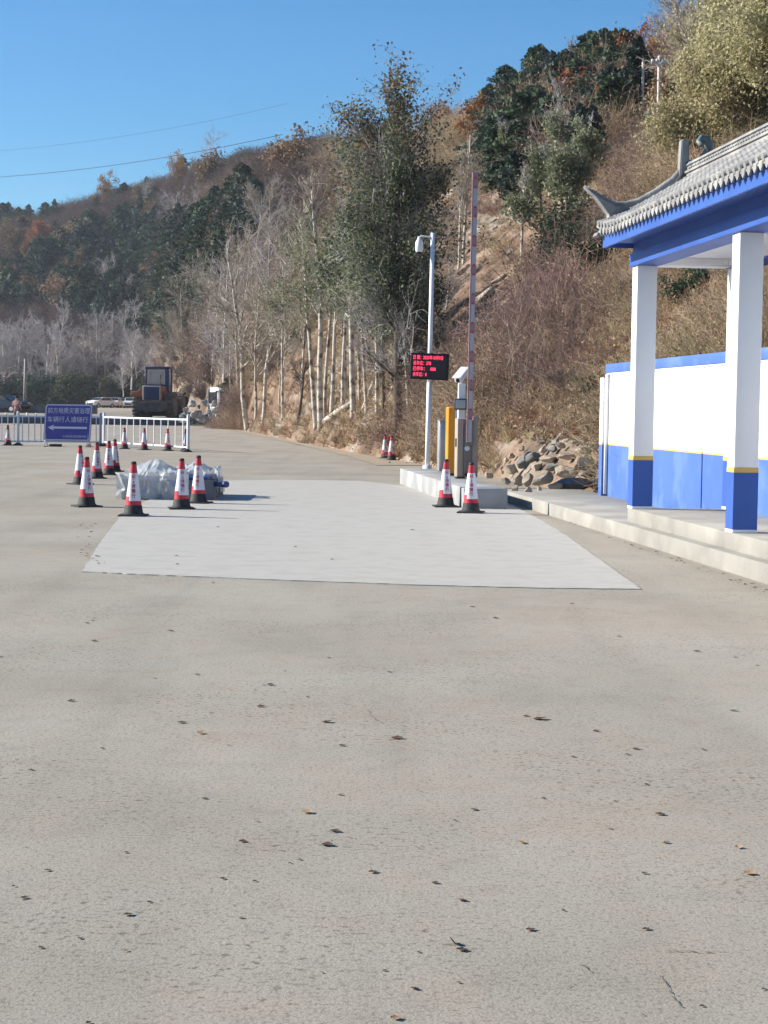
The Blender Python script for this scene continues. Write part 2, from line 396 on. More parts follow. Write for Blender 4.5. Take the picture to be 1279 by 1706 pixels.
def make_tree(name, seed, Ht, r0, spec, barkm, twigm, leafm=None, nl=0, ls=.06, lean=(0, 0), zlim=(0, 1), clump=.12, trunk_name='trunk', droop=0, parent_loc=(0, 0, 0)):
    g = np.random.default_rng(seed); out = [[] for _ in spec['n']]
    d = np.array([lean[0], lean[1], 1.]); d /= np.linalg.norm(d)
    grow(g, (0, 0, -.3), d, Ht, r0, 0, spec, out)
    root = empty(name, parent_loc)
    V1, F1 = ring_tubes(out[0], 9); V2, F2 = ring_tubes(out[1], 5)
    npmesh(trunk_name, np.concatenate([V1, V2]), np.concatenate([F1, F2+len(V1)]), [barkm], smooth=True, parent=root)
    V3, F3 = ring_tubes(out[2]+out[3], 3); fm = np.zeros(len(F3), int); mats = [twigm]
    if leafm:
        tips = np.concatenate([p for p, _ in out[3]]+[p[1:] for p, _ in out[2]])
        hz = tips[:, 2]/Ht; w_ = np.clip((hz-zlim[0])*6+.1, .02, 1)*np.clip((zlim[1]-hz)*6+.05, .02, 1)
        w_ *= np.clip((vnoise(tips[:, 0]*1.3+9, tips[:, 2]*1.3+tips[:, 1], seed)-.3)*4, .08, 1)
        P = tips[g.choice(len(tips), nl, p=w_/w_.sum())]+g.normal(size=(nl, 3))*clump
        ms = leafm if isinstance(leafm, list) else [leafm]
        V4, F4 = leaf_quads(P, ls, g, aspect=.65, droop=droop)
        sel = np.zeros(nl, int)
        if len(ms) > 1:
            q = P[:, 2]/Ht+g.normal(size=nl)*.12+(vnoise(P[:, 0]*.9, P[:, 2]*.9, 3)-.5)*.35
            sel = np.where(q > .93, 1, 0); sel = np.where(g.random(nl) < .38, len(ms)-1, sel)
        F3 = np.concatenate([F3, F4+len(V3)]); V3 = np.concatenate([V3, V4]); fm = np.concatenate([fm, 1+sel]); mats += ms
    npmesh('crown', V3, F3, mats, fm=fm, parent=root)
    return root

bark_pale = mat('pale_bark', (.54, .50, .43), .85, c2=(.37, .34, .29), scale=7, lo=.45, hi=.7, c3=(.12, .10, .09), s3=3)
bark_dark = mat('dark_bark', (.07, .055, .045), .9, c2=(.12, .10, .085), scale=8, bump=.5)
twig_pale = mat('pale_twigs', (.42, .37, .31), .85, c2=(.29, .25, .21), scale=2)
twig_grey = mat('grey_twigs', (.44, .415, .42), .9, c2=(.33, .31, .31), scale=1, rnd=.12)
twig_dark = mat('dark_twigs', (.10, .08, .065), .9)
leaf_dark = leafmat('dark_green_leaves', (.055, .09, .05), c2=(.125, .165, .095), scale=.8, tr=.3)
leaf_olive = leafmat('olive_leaves', (.15, .175, .095), c2=(.25, .26, .15), scale=.8, tr=.3)
leaf_brown = leafmat('russet_leaves', (.22, .11, .045), c2=(.13, .08, .04), scale=.8, tr=.3)
leaf_yellow = leafmat('yellow_leaves', (.38, .27, .08), tr=.3)
leaf_pale = leafmat('pale_yellow_green_leaves', (.29, .27, .14), c2=(.40, .37, .22), scale=1.2, tr=.35)
needle = leafmat('pine_needles', (.036, .062, .036), c2=(.058, .085, .045), scale=.7, tr=.15, rnd=.35)
needle_blue = leafmat('bluish_needles', (.034, .058, .048), c2=(.05, .078, .062), scale=.7, tr=.15, rnd=.3)
leaf_orange = leafmat('orange_leaves', (.34, .15, .045), c2=(.22, .11, .045), scale=.5, rnd=.3)
leaf_tan = leafmat('tan_leaves', (.25, .18, .10), c2=(.17, .12, .07), scale=.5, rnd=.3)

# ------------------------------------------------------------------ trees far up the hillsides (shared meshes, every tree an object)
def conifer(name, seed, Ht, Wd, m, rounded=.5):
    rounded = min(1, rounded*.6+.45); g = np.random.default_rng(seed); n = 1700
    h = g.beta(1.3, 1.2, n); prof = np.sqrt(np.clip(1-h**(1.2+2*rounded), 0, 1))*np.clip(h*3+.45, 0, 1)*(.8+.2*np.sin(h*9+seed))
    lay = .75+.25*np.sin(h*28+seed); az = g.uniform(0, 2*np.pi, n)
    r = Wd*prof*lay*np.sqrt(g.uniform(.25, 1, n))*(1+.28*np.sin(az*3+seed)+.15*np.sin(az*5+h*9))
    P = np.stack([np.cos(az)*r, np.sin(az)*r, Ht*(.10+.9*h)-r*.15], 1)
    V, F = leaf_quads(P, Wd*.095, g, flat=.4, aspect=.7)
    V1, F1 = ring_tubes([(np.array([[0, 0, -.5], [0, 0, Ht*.5], [.1, 0, Ht*.95]]), np.array([Ht*.022, Ht*.014, .01]))], 5)
    return npmesh(name, np.concatenate([V1, V]), np.concatenate([F1, F+len(V1)]), [bark_dark, m], fm=[0]*len(F1)+[1]*n, link=False)
def roundtree(name, seed, Ht, Wd, m, n=1900):
    g = np.random.default_rng(seed); c = g.normal(size=(16, 3))*np.array([Wd*.45, Wd*.45, Ht*.2])+np.array([0, 0, Ht*.58])
    P = c[g.integers(0, 16, n)]+g.normal(size=(n, 3))*Wd*.2
    V, F = leaf_quads(P, Wd*.07, g, aspect=.75)
    segs = [(np.array([[0, 0, -.5], [0, 0, Ht*.35], [0, 0, Ht*.6]]), np.array([Ht*.025, Ht*.018, .03]))]+[(np.array([[0, 0, Ht*.3], q]), np.array([Ht*.012, .02])) for q in c]
    V1, F1 = ring_tubes(segs, 4)
    return npmesh(name, np.concatenate([V1, V]), np.concatenate([F1, F+len(V1)]), [bark_dark, m], fm=[0]*len(F1)+[1]*n, link=False)
def baretree(name, seed, Ht, spec, m, th=1.):
    g = np.random.default_rng(seed); out = [[] for _ in spec['n']]; grow(g, (0, 0, -.5), (0, 0, 1.), Ht, Ht*.014*th, 0, spec, out)
    V, F = ring_tubes([(p, r*th) for l in out for p, r in l], 3)
    return npmesh(name, V, F, [m], link=False)
def place(src, p, s, rz, label, cat, group, sz=None):
    o = src.copy(); col.objects.link(o); o.location = p; o.rotation_euler = (random.uniform(-.05, .05), random.uniform(-.05, .05), rz); o.scale = (s, s, s*(sz or 1))
    tag(o, label, cat, group); return o
pines = [conifer('pine_tree', 1, 5, 2.3, needle, .6), conifer('pine_tree', 2, 5, 2.0, needle_blue, .4), conifer('pine_tree', 3, 4.3, 2.5, needle, .9), conifer('pine_tree', 4, 5.4, 1.8, needle_blue, .2)]
autumn = [roundtree('autumn_tree', 5, 5, 2.2, leaf_orange), roundtree('autumn_tree', 6, 5, 2.4, leaf_tan), roundtree('autumn_tree', 7, 4.5, 2.0, leaf_tan), roundtree('autumn_tree', 17, 5.5, 1.7, leaf_orange)]
FARB = dict(SPREAD, n=[1, 24, 12, 5], rmin=[.02, .02, .015, .012], len=[1, .52, .42, .5], start=[.12, .1, .1])
bares = [baretree('bare_tree', 8, 9, FARB, twig_grey, 1.1), baretree('bare_tree', 9, 9, FARB, twig_grey, 1.1), baretree('bare_tree', 10, 10, dict(FARB, len=[1, .42, .45, .5]), twig_grey, 1.1)]
def inpoly(x, y, poly):
    c = False; j = len(poly)-1
    for i in range(len(poly)):
        (a, b), (p, q) = poly[i], poly[j]
        if (b > y) != (q > y) and x < (p-a)*(y-b)/(q-b)+a: c = not c
        j = i
    return c
def scatter_px(poly, n, mind, maxtry=4000):
    xs_ = [p[0] for p in poly]; ys_ = [p[1] for p in poly]; out = []; t = 0
    while len(out) < n and t < maxtry:
        t += 1; x = random.uniform(min(xs_), max(xs_)); y = random.uniform(min(ys_), max(ys_))
        if not inpoly(x, y, poly): continue
        if any(abs(x-a)+abs(y-b) < mind for a, b in out): continue
        out.append((x, y))
    return out
PG = 'pines on the hillsides'
for x, y in scatter_px([(0, 520), (0, 455), (60, 430), (120, 385), (230, 365), (330, 370), (400, 320), (440, 380), (380, 480), (300, 560), (200, 545), (90, 500)], 230, 10):
    p = hit(x, y+20)
    if p: place(random.choice(pines), p, random.uniform(.85, 1.35)*max(.8, p.y/300), random.uniform(0, 6), 'dark green pine in the dense stand on the left hillside', 'pine tree', 'pines in the dense stand on the left hillside')
for x, y in [(18, 372), (30, 368), (48, 366), (4, 368), (75, 364), (90, 360), (36, 380), (60, 376), (8, 384), (15, 362), (128, 338), (182, 315), (205, 330), (230, 305), (245, 318), (280, 285), (302, 296), (160, 350), (112, 343), (415, 242), (60, 352), (140, 372), (90, 390), (260, 340), (210, 360)]:
    p = hit(x, y+6)
    if p: place(random.choice(pines), p, random.uniform(.7, 1.2), random.uniform(0, 6), 'small dark pine near the skyline of the left ridge', 'pine tree', 'pines along the left skyline')
for x, y in [(40, 375), (70, 400), (55, 440), (20, 425), (10, 395), (125, 400), (165, 345), (175, 330), (235, 335), (115, 425), (95, 515), (45, 500), (60, 480), (20, 480), (130, 510), (140, 470), (240, 380), (270, 440), (210, 460), (380, 262), (455, 245), (460, 235), (385, 255), (495, 240), (345, 275), (160, 490), (300, 300), (250, 480), (330, 290), (320, 270), (430, 250), (480, 300), (350, 310)]:
    p = hit(x, y+8)
    if p: place(random.choice(autumn), p, random.uniform(.8, 1.5), random.uniform(0, 6), 'rust coloured autumn tree on the far left hillside', 'tree', 'autumn trees on the far left hillside')
for x, y in [(280, 385), (300, 395), (325, 380), (150, 480), (170, 500), (185, 470), (240, 350), (265, 560), (210, 520), (350, 300)]:
    p = hit(x, y)
    if p: place(random.choice(bares), p, random.uniform(.6, .9), random.uniform(0, 6), 'bare grey tree among the pines of the left hillside', 'tree', 'bare trees among the left pines')
# grey belt of bare trees at the foot of the far hill
for i, (x, s) in enumerate([(-20, 1.0), (8, 1.0), (30, .95), (52, 1.05), (75, .95), (98, 1.05), (118, 1.0), (140, 1.05), (160, .95), (182, .85), (205, .9), (228, .85), (248, .9), (268, .95), (288, .8), (308, .7), (20, .8), (88, .8), (150, .8), (215, .7), (258, .75)]):
    u, _ = uv(x, 650); d = float(dt_(u))+4+(i*37 % 17); z = max(float(H(u*d, d)), float(gz(u*d, d)))
    for jj in range(2): place(bares[(i+jj) % 3], (u*d-jj*3.1, d-jj*6, z-jj*.3), s*(.98-.12*jj)*d/290*(.85+.3*((i*13+jj*5) % 7)/7), i*1.7, 'bare grey tree in the belt at the foot of the far hill', 'tree', 'belt of bare grey trees behind the car park')
# low evergreens in front of that belt
bush_m = [roundtree('evergreen_bush', 31, 3.6, 1.5, leafmat('olive_evergreen', (.055, .065, .03), c2=(.09, .10, .045), scale=.6, rnd=.3), 1900), roundtree('evergreen_bush', 32, 3.4, 1.7, needle, 1900)]
for i, (x, k) in enumerate([(-8, 1), (14, 1), (58, 1), (76, 1), (92, 1), (112, 0), (126, 0), (142, 0), (158, 1), (172, 0), (186, 0), (202, 0), (218, 0), (232, 1), (250, 1), (262, 1)]):
    u, _ = uv(x, 650); d = float(dt_(u))-8+(i*29 % 9); z = max(float(H(u*d, d)), float(gz(u*d, d)))
    place(bush_m[k], (u*d, d, z), random.uniform(1.2, 1.7)*d/280, i*1.3, ('dark rounded evergreen below the bare grey trees' if k else 'olive green bush below the bare grey trees'), 'bush', 'evergreen bushes below the grey tree belt')
# right hand ridge
for x, y in scatter_px([(800, 330), (800, 190), (880, 145), (1000, 115), (1050, 100), (1060, 200), (1000, 280), (930, 290), (860, 350)], 90, 11):
    p = hit(x, y+10)
    if p: place(random.choice(pines), p, random.uniform(.45, .75), random.uniform(0, 6), 'dark green pine on the ridge above the bank', 'pine tree', 'pines on the ridge above the bank')
for x, y in [(800, 210), (790, 230), (960, 130), (980, 150), (1000, 190), (970, 210), (1060, 150), (760, 185), (1010, 240), (950, 240), (1090, 110), (1050, 190), (1120, 210), (740, 220), (985, 120)]:
    p = hit(x, y+10)
    if p: place(random.choice(autumn), p, random.uniform(.35, .6), random.uniform(0, 6), 'rust brown autumn tree on the ridge above the bank', 'tree', 'autumn trees on the ridge above the bank', sz=1.2)
for (x, y, s, lb) in [(640, 190, .8, 'dark pine on the skyline behind the tall leafy tree'), (700, 190, .8, 'dark pine on the skyline right of the leafy crown')]:
    p = hit(x, y+30)
    if p: place(pines[0], p, s, 1., lb, 'pine tree', None)

# ------------------------------------------------------------------ brush cover (uncountable)
def shrub(seed, Ht, Wd, m, n=26, sub=5, leaves=0, lm=None, r=.008, ls=.03):
    g = np.random.default_rng(seed); segs = []; tips = []
    for i in range(n):
        az = g.uniform(0, 2*np.pi); an = abs(g.normal())*.55; d = np.array([math.cos(az)*math.sin(an)*Wd/Ht*1.3, math.sin(az)*math.sin(an)*Wd/Ht*1.3, math.cos(an)])
        p = np.array([math.cos(az), math.sin(az), 0])*Wd*.25*g.random(); L_ = Ht*g.uniform(.6, 1.1); P = [p]
        for k in range(3): d = d+g.normal(size=3)*.15; d /= np.linalg.norm(d); P.append(P[-1]+d*L_/3)
        P = np.array(P); segs.append((P, np.linspace(r, r*.4, 4)))
        for k in range(sub):
            t = g.integers(1, 4); q = P[t]-(P[t]-P[t-1])*g.random(); dd_ = d+g.normal(size=3)*.6; dd_ /= np.linalg.norm(dd_)
            Q = np.array([q, q+dd_*L_*.2, q+(dd_+g.normal(size=3)*.3)*L_*.36]); segs.append((Q, np.array([r*.6, r*.45, r*.3]))); tips += [Q[1], Q[2]]
    V, F = ring_tubes(segs, 3); fm = np.zeros(len(F), int); ms = [m]
    if leaves:
        tips = np.array(tips); P = tips[g.integers(0, len(tips), leaves)]+g.normal(size=(leaves, 3))*.07*Ht
        V2, F2 = leaf_quads(P, ls, g, aspect=.6); F = np.concatenate([F, F2+len(V)]); V = np.concatenate([V, V2]); fm = np.concatenate([fm, np.ones(leaves, int)]); ms.append(lm)
    return npmesh('brush_clump', V, F, ms, fm=fm, link=False)
tw_tan = mat('tan_stems', (.36, .275, .19), .9, rnd=.3); tw_pur = mat('purple_brown_stems', (.27, .19, .165), .9, rnd=.35); tw_str = mat('straw_stems', (.42, .33, .21), .9, rnd=.3)
lf_tan = leafmat('withered_leaves', (.33, .23, .14), c2=(.24, .16, .10), rnd=.3); lf_rus = leafmat('withered_rust_leaves', (.22, .12, .07), rnd=.3)
lf_olv = leafmat('withered_olive_leaves', (.19, .17, .10), c2=(.26, .215, .13), rnd=.3)
def scatter(name, label, variants, P, S, seed=0):
    c = bpy.data.collections.new(name+'_variants')
    for v in variants: c.objects.link(v)
    me = bpy.data.meshes.new(name); me.vertices.add(len(P)); me.vertices.foreach_set('co', np.asarray(P, np.float32).ravel())
    a = me.attributes.new('sc', 'FLOAT', 'POINT'); a.data.foreach_set('value', np.asarray(S, np.float32))
    o = bpy.data.objects.new(name, me); col.objects.link(o)
    ng = bpy.data.node_groups.new(name, 'GeometryNodeTree')
    ng.interface.new_socket('Geometry', in_out='INPUT', socket_type='NodeSocketGeometry'); ng.interface.new_socket('Geometry', in_out='OUTPUT', socket_type='NodeSocketGeometry')
    N = ng.nodes; L = ng.links; gi = N.new('NodeGroupInput'); go = N.new('NodeGroupOutput'); ip = N.new('GeometryNodeInstanceOnPoints'); ci = N.new('GeometryNodeCollectionInfo')
    ci.inputs['Collection'].default_value = c; ci.inputs['Separate Children'].default_value = True; ci.inputs['Reset Children'].default_value = True
    rv = N.new('FunctionNodeRandomValue'); rv.data_type = 'FLOAT_VECTOR'; rv.inputs[0].default_value = (-.12, -.12, 0); rv.inputs[1].default_value = (.12, .12, 6.28)
    na = N.new('GeometryNodeInputNamedAttribute'); na.data_type = 'FLOAT'; na.inputs[0].default_value = 'sc'
    L.new(gi.outputs[0], ip.inputs['Points']); L.new(ci.outputs[0], ip.inputs['Instance']); ip.inputs['Pick Instance'].default_value = True
    L.new(rv.outputs[0], ip.inputs['Rotation']); L.new(na.outputs[0], ip.inputs['Scale']); L.new(ip.outputs[0], go.inputs[0])
    md = o.modifiers.new('scatter', 'NODES'); md.node_group = ng
    tag(o, label, 'brush', kind='stuff'); return o
def scatter(name, label, variants, P, S, seed=0):
    c = bpy.data.collections.new(name+'_variants')
    for v in variants: c.objects.link(v)
    me = bpy.data.meshes.new(name); me.vertices.add(len(P)); me.vertices.foreach_set('co', np.asarray(P, np.float32).ravel())
    a = me.attributes.new('sc', 'FLOAT', 'POINT'); a.data.foreach_set('value', np.asarray(S, np.float32))
    o = bpy.data.objects.new(name, me); col.objects.link(o)
    ng = bpy.data.node_groups.new(name, 'GeometryNodeTree')
    ng.interface.new_socket('Geometry', in_out='INPUT', socket_type='NodeSocketGeometry'); ng.interface.new_socket('Geometry', in_out='OUTPUT', socket_type='NodeSocketGeometry')
    N = ng.nodes; L = ng.links; gi = N.new('NodeGroupInput'); go = N.new('NodeGroupOutput'); ip = N.new('GeometryNodeInstanceOnPoints'); ci = N.new('GeometryNodeCollectionInfo')
    ci.inputs['Collection'].default_value = c; ci.inputs['Separate Children'].default_value = True; ci.inputs['Reset Children'].default_value = True
    rv = N.new('FunctionNodeRandomValue'); rv.data_type = 'FLOAT_VECTOR'; rv.inputs[0].default_value = (-.12, -.12, 0); rv.inputs[1].default_value = (.12, .12, 6.28)
    na = N.new('GeometryNodeInputNamedAttribute'); na.data_type = 'FLOAT'; na.inputs[0].default_value = 'sc'
    L.new(gi.outputs[0], ip.inputs['Points']); L.new(ci.outputs[0], ip.inputs['Instance']); ip.inputs['Pick Instance'].default_value = True
    L.new(rv.outputs[0], ip.inputs['Rotation']); L.new(na.outputs[0], ip.inputs['Scale']); L.new(ip.outputs[0], go.inputs[0])
    md = o.modifiers.new('scatter', 'NODES'); md.node_group = ng
    tag(o, label, 'brush', kind='stuff'); return o
V_ = [shrub(1, 1.2, .9, tw_tan, leaves=90, lm=lf_tan), shrub(2, 1.3, 1.0, tw_pur, n=30), shrub(3, 1.1, 1.0, tw_pur, leaves=120, lm=lf_rus), shrub(4, 1.2, .9, tw_tan, leaves=160, lm=lf_olv), shrub(5, 1.4, 1.1, tw_str, n=32, leaves=60, lm=lf_tan)]
g = np.random.default_rng(5)
def cover(n, u0, u1, tmax, dens=None, dmax=540, pw=1.):
    u = g.uniform(u0, u1, n*3); dt = dt_(u); dss = ds_(u); t = g.random(n*3)**pw*tmax; d = dt+t*(dss-dt); x = u*d
    k = np.ones(len(x), bool) if dens is None else g.random(len(x)) < dens(x, d, u, t)
    k &= (d < dmax); x = x[k][:n]; d = d[k][:n]; u = u[k][:n]; t = t[k][:n]; return x, d, u, t
V_ = [shrub(1, 1.0, 1.6, tw_tan, n=44, sub=7, leaves=150, lm=lf_tan, r=.006), shrub(2, 1.1, 1.7, tw_pur, n=48, sub=8, r=.006), shrub(3, .9, 1.6, tw_pur, n=40, sub=6, leaves=260, lm=lf_rus, r=.006), shrub(4, 1.0, 1.5, tw_tan, n=40, sub=6, leaves=330, lm=lf_olv, r=.006), shrub(5, 1.2, 1.4, tw_str, n=44, sub=6, leaves=120, lm=lf_tan, r=.006)]
def keep_clear(x, d, margin=0):
    # no brush on the rock pile, in front of the tree feet or over the outcrop
    z = H(x, d); M_ = np.array(CAMR.transposed()); P = np.stack([x, d, z-HCAM], 0); c = M_ @ P; px = CX+FPX*c[0]/-c[2]; py = CY-FPX*c[1]/-c[2]
    bad = ((px > 825) & (px < 1045) & (py > 738)) | ((px > 735) & (px < 850) & (py > 440) & (py < 565))
    bank = (px < 700) & (py > 640+np.clip(px-500, 0, 200)*.1) & (rngc.random(len(x)) < .93)
    bare = (px > 770) & (px < 1010) & (py > 320) & (py < 575-(px-770)*.62) & (rngc.random(len(x)) < .88)
    global rockzone; rockzone = bad
    return ~(bad | bank | bare)
rngc = np.random.default_rng(3)
x, d, u, t = cover(3300, -.13, .34, .9, lambda x, d, u, t: np.clip((vnoise(x/3.0+7, d/5., 40)-.46)*3.0, .02, 1)*keep_clear(x, d), pw=1.25)
big = vnoise(x/4+2, d/7., 61)
o_s = g.uniform(.4, 1.0, len(x))*(.5+big*1.5)*np.clip(d/50, .6, 1.5)
mx_ = rngc.uniform(368, 412, 70); md = rngc.uniform(101, 110, 70); mu = np.array([uv(a, 690)[0] for a in mx_])
x = np.concatenate([x, mu*md]); d = np.concatenate([d, md]); o_s = np.concatenate([o_s, rngc.uniform(.8, 1.5, 70)])
kind = vnoise(x/5+20, d/9, 77)
for nm, lb, sel, vs in (('tan_brush', 'tan and straw coloured leafless brush on the bank and slope', kind > .5, [V_[0], V_[4], V_[3]]), ('purple_brush', 'purple brown leafless brush on the bank and slope', kind <= .5, [V_[1], V_[2], V_[0]])):
    cc = [v.copy() for v in vs]; scatter(nm, lb, cc, np.stack([x, d, H(x, d)-.06], 1)[sel], o_s[sel])
tw_far = mat('dark_purple_brush', (.115, .082, .078), .9, rnd=.35); lf_far = leafmat('dark_rust_brush_leaves', (.14, .085, .055), c2=(.085, .062, .05), rnd=.35); lf_fo = leafmat('dark_olive_brush_leaves', (.075, .075, .05), c2=(.05, .06, .045), rnd=.3)
V2_ = [shrub(11, 2.2, 2.2, tw_far, n=34, sub=5, leaves=420, lm=lf_far, r=.02, ls=.085), shrub(12, 2.2, 2.2, tw_far, n=34, sub=5, leaves=420, lm=lf_far, r=.02, ls=.085), shrub(13, 2.4, 2.0, tw_far, n=44, sub=6, r=.02), shrub(14, 2.0, 2.2, tw_far, n=30, sub=5, leaves=500, lm=lf_fo, r=.02, ls=.085)]
x, d, u, t = cover(4600, -.3, -.03, 1.02, lambda x, d, u, t: np.clip((d-115)/30, 0, 1), pw=.8)
fs_ = np.clip(d/300, .8, 1.15)
scatter('far_hillside_brush', 'purple brown brush covering the far left hillside', V2_, np.stack([x, d, H(x, d)-.1], 1), g.uniform(.6, 1.2, len(x))*fs_)
for i, (x, y, sc_) in enumerate([(935, 420, .7), (960, 400, .8), (985, 430, .8), (1000, 455, .7), (910, 440, .5), (945, 455, .6), (970, 470, .5), (1180, 480, .55), (1150, 500, .5), (950, 640, .3), (975, 655, .35), (985, 665, .3), (920, 640, .25), (800, 610, .3), (820, 590, .3), (870, 520, .35), (850, 540, .3), (1210, 540, .4)]):
    p = hit(x, y+6)
    if p: place(bush_m[1], p, sc_*.6*p.y/45, i*1.1, 'dark green shrub in the brush of the slope behind the pavilion', 'shrub', 'dark shrubs on the right slope', sz=.75)
def litter(x, d):
    k = keep_clear(x, d); u_ = x/d
    return np.where((k | (g.random(len(x)) < .15) | ((u_ < .02) & (g.random(len(x)) < .85))) & ~rockzone, 1, 0)
# dry grass and leaf litter tufts on the toe of the bank
gr_ = [shrub(21, .35, .3, tw_str, n=26, sub=1, r=.004), shrub(22, .25, .35, mat('rusty_grass', (.30, .17, .09), .9, rnd=.3), n=26, sub=1, r=.005), shrub(23, .3, .4, tw_tan, n=18, sub=2, r=.005, leaves=40, lm=lf_tan, ls=.035)]
x, d, u, t = cover(11000, -.10, .3, .5, lambda x, d, u, t: litter(x, d), pw=1.4)
scatter('dry_grass', 'dry straw coloured grass and leaf litter along the toe of the bank', gr_, np.stack([x, d, H(x, d)-.02], 1), g.uniform(.7, 1.6, len(x)))

# ------------------------------------------------------------------ foreground trees on the bank
def base_at(px, py):
    p = hit(px, py)
    return p if p else G(px, py)
def tree_px(px, py, top, name, seed, spec, r_px, barkm, twigm, label, group=None, **k):
    p = base_at(px, py); Ht = (py-top)*p.y/FPX
    spec = dict(spec)
    if 'up' not in k: pass
    t = make_tree(name, seed, Ht*k.pop('hs', .9), r_px*.85*p.y/FPX/2, spec, barkm, twigm, parent_loc=p, **k)
    return tag(t, label, 'tree', group)
tree_px(413, 716, 372, 'bare_tree', 101, SPREAD, 11, bark_pale, twig_pale, 'wide pale bare tree leaning left at the road edge, left end of the bank', lean=(-.13, 0))
tree_px(437, 706, 345, 'bare_tree', 102, SPREAD, 8, bark_pale, twig_pale, 'slim pale bare tree just behind the leaning one at the left end of the bank', lean=(.05, 0))
tree_px(425, 700, 430, 'bare_tree', 103, SPREAD, 6, bark_pale, twig_pale, 'thin young bare tree between the two pale ones at the left end of the bank', lean=(0, 0))
tree_px(495, 712, 590, 'small_tree', 104, dict(SPREAD, n=[1, 9, 8, 6], start=[.45, .1, .1]), 8, bark_dark, twig_dark, 'small dark forked tree standing alone at the foot of the bank', lean=(.02, 0), hs=1.)
tree_px(534, 717, 235, 'birch_tree', 105, POP, 13, bark_pale, twig_pale, 'tall white trunked birch of the forked pair at the foot of the bank', lean=(-.03, 0), leafm=[leaf_olive], nl=1900, ls=.055, zlim=(.25, .85), clump=.16)
tree_px(527, 714, 300, 'birch_tree', 106, POP, 10, bark_pale, twig_pale, 'left stem of the forked birch pair, bending left at its top', lean=(-.12, 0), leafm=[leaf_olive], nl=1300, ls=.055, zlim=(.3, .9), clump=.16)
tree_px(552, 690, 300, 'birch_tree', 107, POP, 9, bark_pale, twig_pale, 'thin pale birch behind the forked pair', lean=(0, 0), leafm=[leaf_olive], nl=1300, ls=.055, zlim=(.3, .9))
tree_px(569, 684, 330, 'birch_tree', 108, POP, 8, bark_pale, twig_pale, 'thin pale birch left of the fallen log and behind it', lean=(-.02, 0), leafm=[leaf_olive, leaf_dark], nl=1600, ls=.055, zlim=(.3, .9))
tree_px(588, 695, 262, 'birch_tree', 109, POP, 13, bark_pale, twig_pale, 'tall pale birch at the fallen log with dark leaf clumps halfway up', lean=(-.03, 0), leafm=[leaf_dark, leaf_olive], nl=4200, ls=.055, zlim=(.3, .85), clump=.16)
tree_px(662, 728, 118, 'broadleaf_tree', 110, DENSE, 20, bark_dark, twig_grey, 'tallest tree, dark trunk and dense green crown turning russet at the top', lean=(-.015, 0), leafm=[leaf_dark, leaf_brown, leaf_olive], nl=24000, ls=.05, zlim=(.27, 1.5), clump=.13, hs=.83)
tree_px(683, 706, 190, 'broadleaf_tree', 111, DENSE, 11, bark_pale, twig_grey, 'leafy tree with a pale leaning trunk just right of the tallest tree', lean=(-.05, 0), leafm=[leaf_dark, leaf_yellow, leaf_olive], nl=8500, ls=.05, zlim=(.40, 1.5), clump=.12)
tree_px(640, 700, 250, 'broadleaf_tree', 112, DENSE, 9, bark_dark, twig_grey, 'leafy tree half hidden left of the tallest tree', lean=(.0, 0), leafm=[leaf_olive, leaf_dark], nl=4200, ls=.055, zlim=(.35, .95), clump=.18)
tree_px(610, 690, 300, 'broadleaf_tree', 118, POP, 7, bark_pale, twig_pale, 'thin tree between the tall birch and the leafy trees', lean=(.0, 0), leafm=[leaf_olive, leaf_dark], nl=2600, ls=.06, zlim=(.22, .95), clump=.18)
tree_px(772, 440, 190, 'birch_tree', 113, POP, 7, bark_pale, twig_pale, 'pale bare birch standing on the slope behind the top of the raised barrier arm', lean=(-.02, 0))
tree_px(764, 450, 240, 'birch_tree', 114, POP, 6, bark_pale, twig_pale, 'slimmer bare birch on the slope left of the raised barrier arm', lean=(.03, 0))
tree_px(740, 520, 395, 'birch_tree', 115, dict(POP, n=[1, 10, 5, 3]), 5, bark_pale, twig_pale, 'short crooked pale stem on the slope right of the camera pole', lean=(.12, 0))
tree_px(869, 440, 250, 'birch_tree', 116, POP, 7, bark_pale, twig_grey, 'pale slender birch on the bare slope between the barrier arm and the roof tip', lean=(.03, 0), leafm=[leaf_olive], nl=1200, ls=.06, zlim=(.2, .9))
tree_px(915, 330, 105, 'birch_tree', 117, POP, 8, bark_pale, twig_grey, 'tallest slender birch on the upper slope left of the roof tip', lean=(.05, 0), leafm=[leaf_olive], nl=1200, ls=.06, zlim=(.2, .7))
for i, (x, y, tp, sd, rp, lb) in enumerate([(541, 700, 280, 150, 8, 'tall thin birch just right of the forked pair'), (600, 672, 290, 151, 7, 'tall thin birch behind the fallen log'), (575, 668, 320, 152, 6, 'thin pale stem behind the log between two taller birches'), (500, 690, 380, 153, 6, 'thin pale stem above the small dark forked tree'), (470, 700, 400, 154, 6, 'slim pale tree left of the small dark forked tree'), (628, 690, 270, 155, 8, 'pale slender tree left of the dark trunk'), (398, 690, 395, 156, 7, 'slim pale tree left of the leaning bare one')]):
    tree_px(x, y, tp, 'birch_tree', sd, POP, rp, bark_pale, twig_pale, lb, lean=(-.03+.02*i % .05, 0), leafm=[leaf_olive], nl=(900 if x < 520 and x > 420 else 200 if x < 420 else 1200), ls=.055, zlim=(.25, .95), clump=.16)
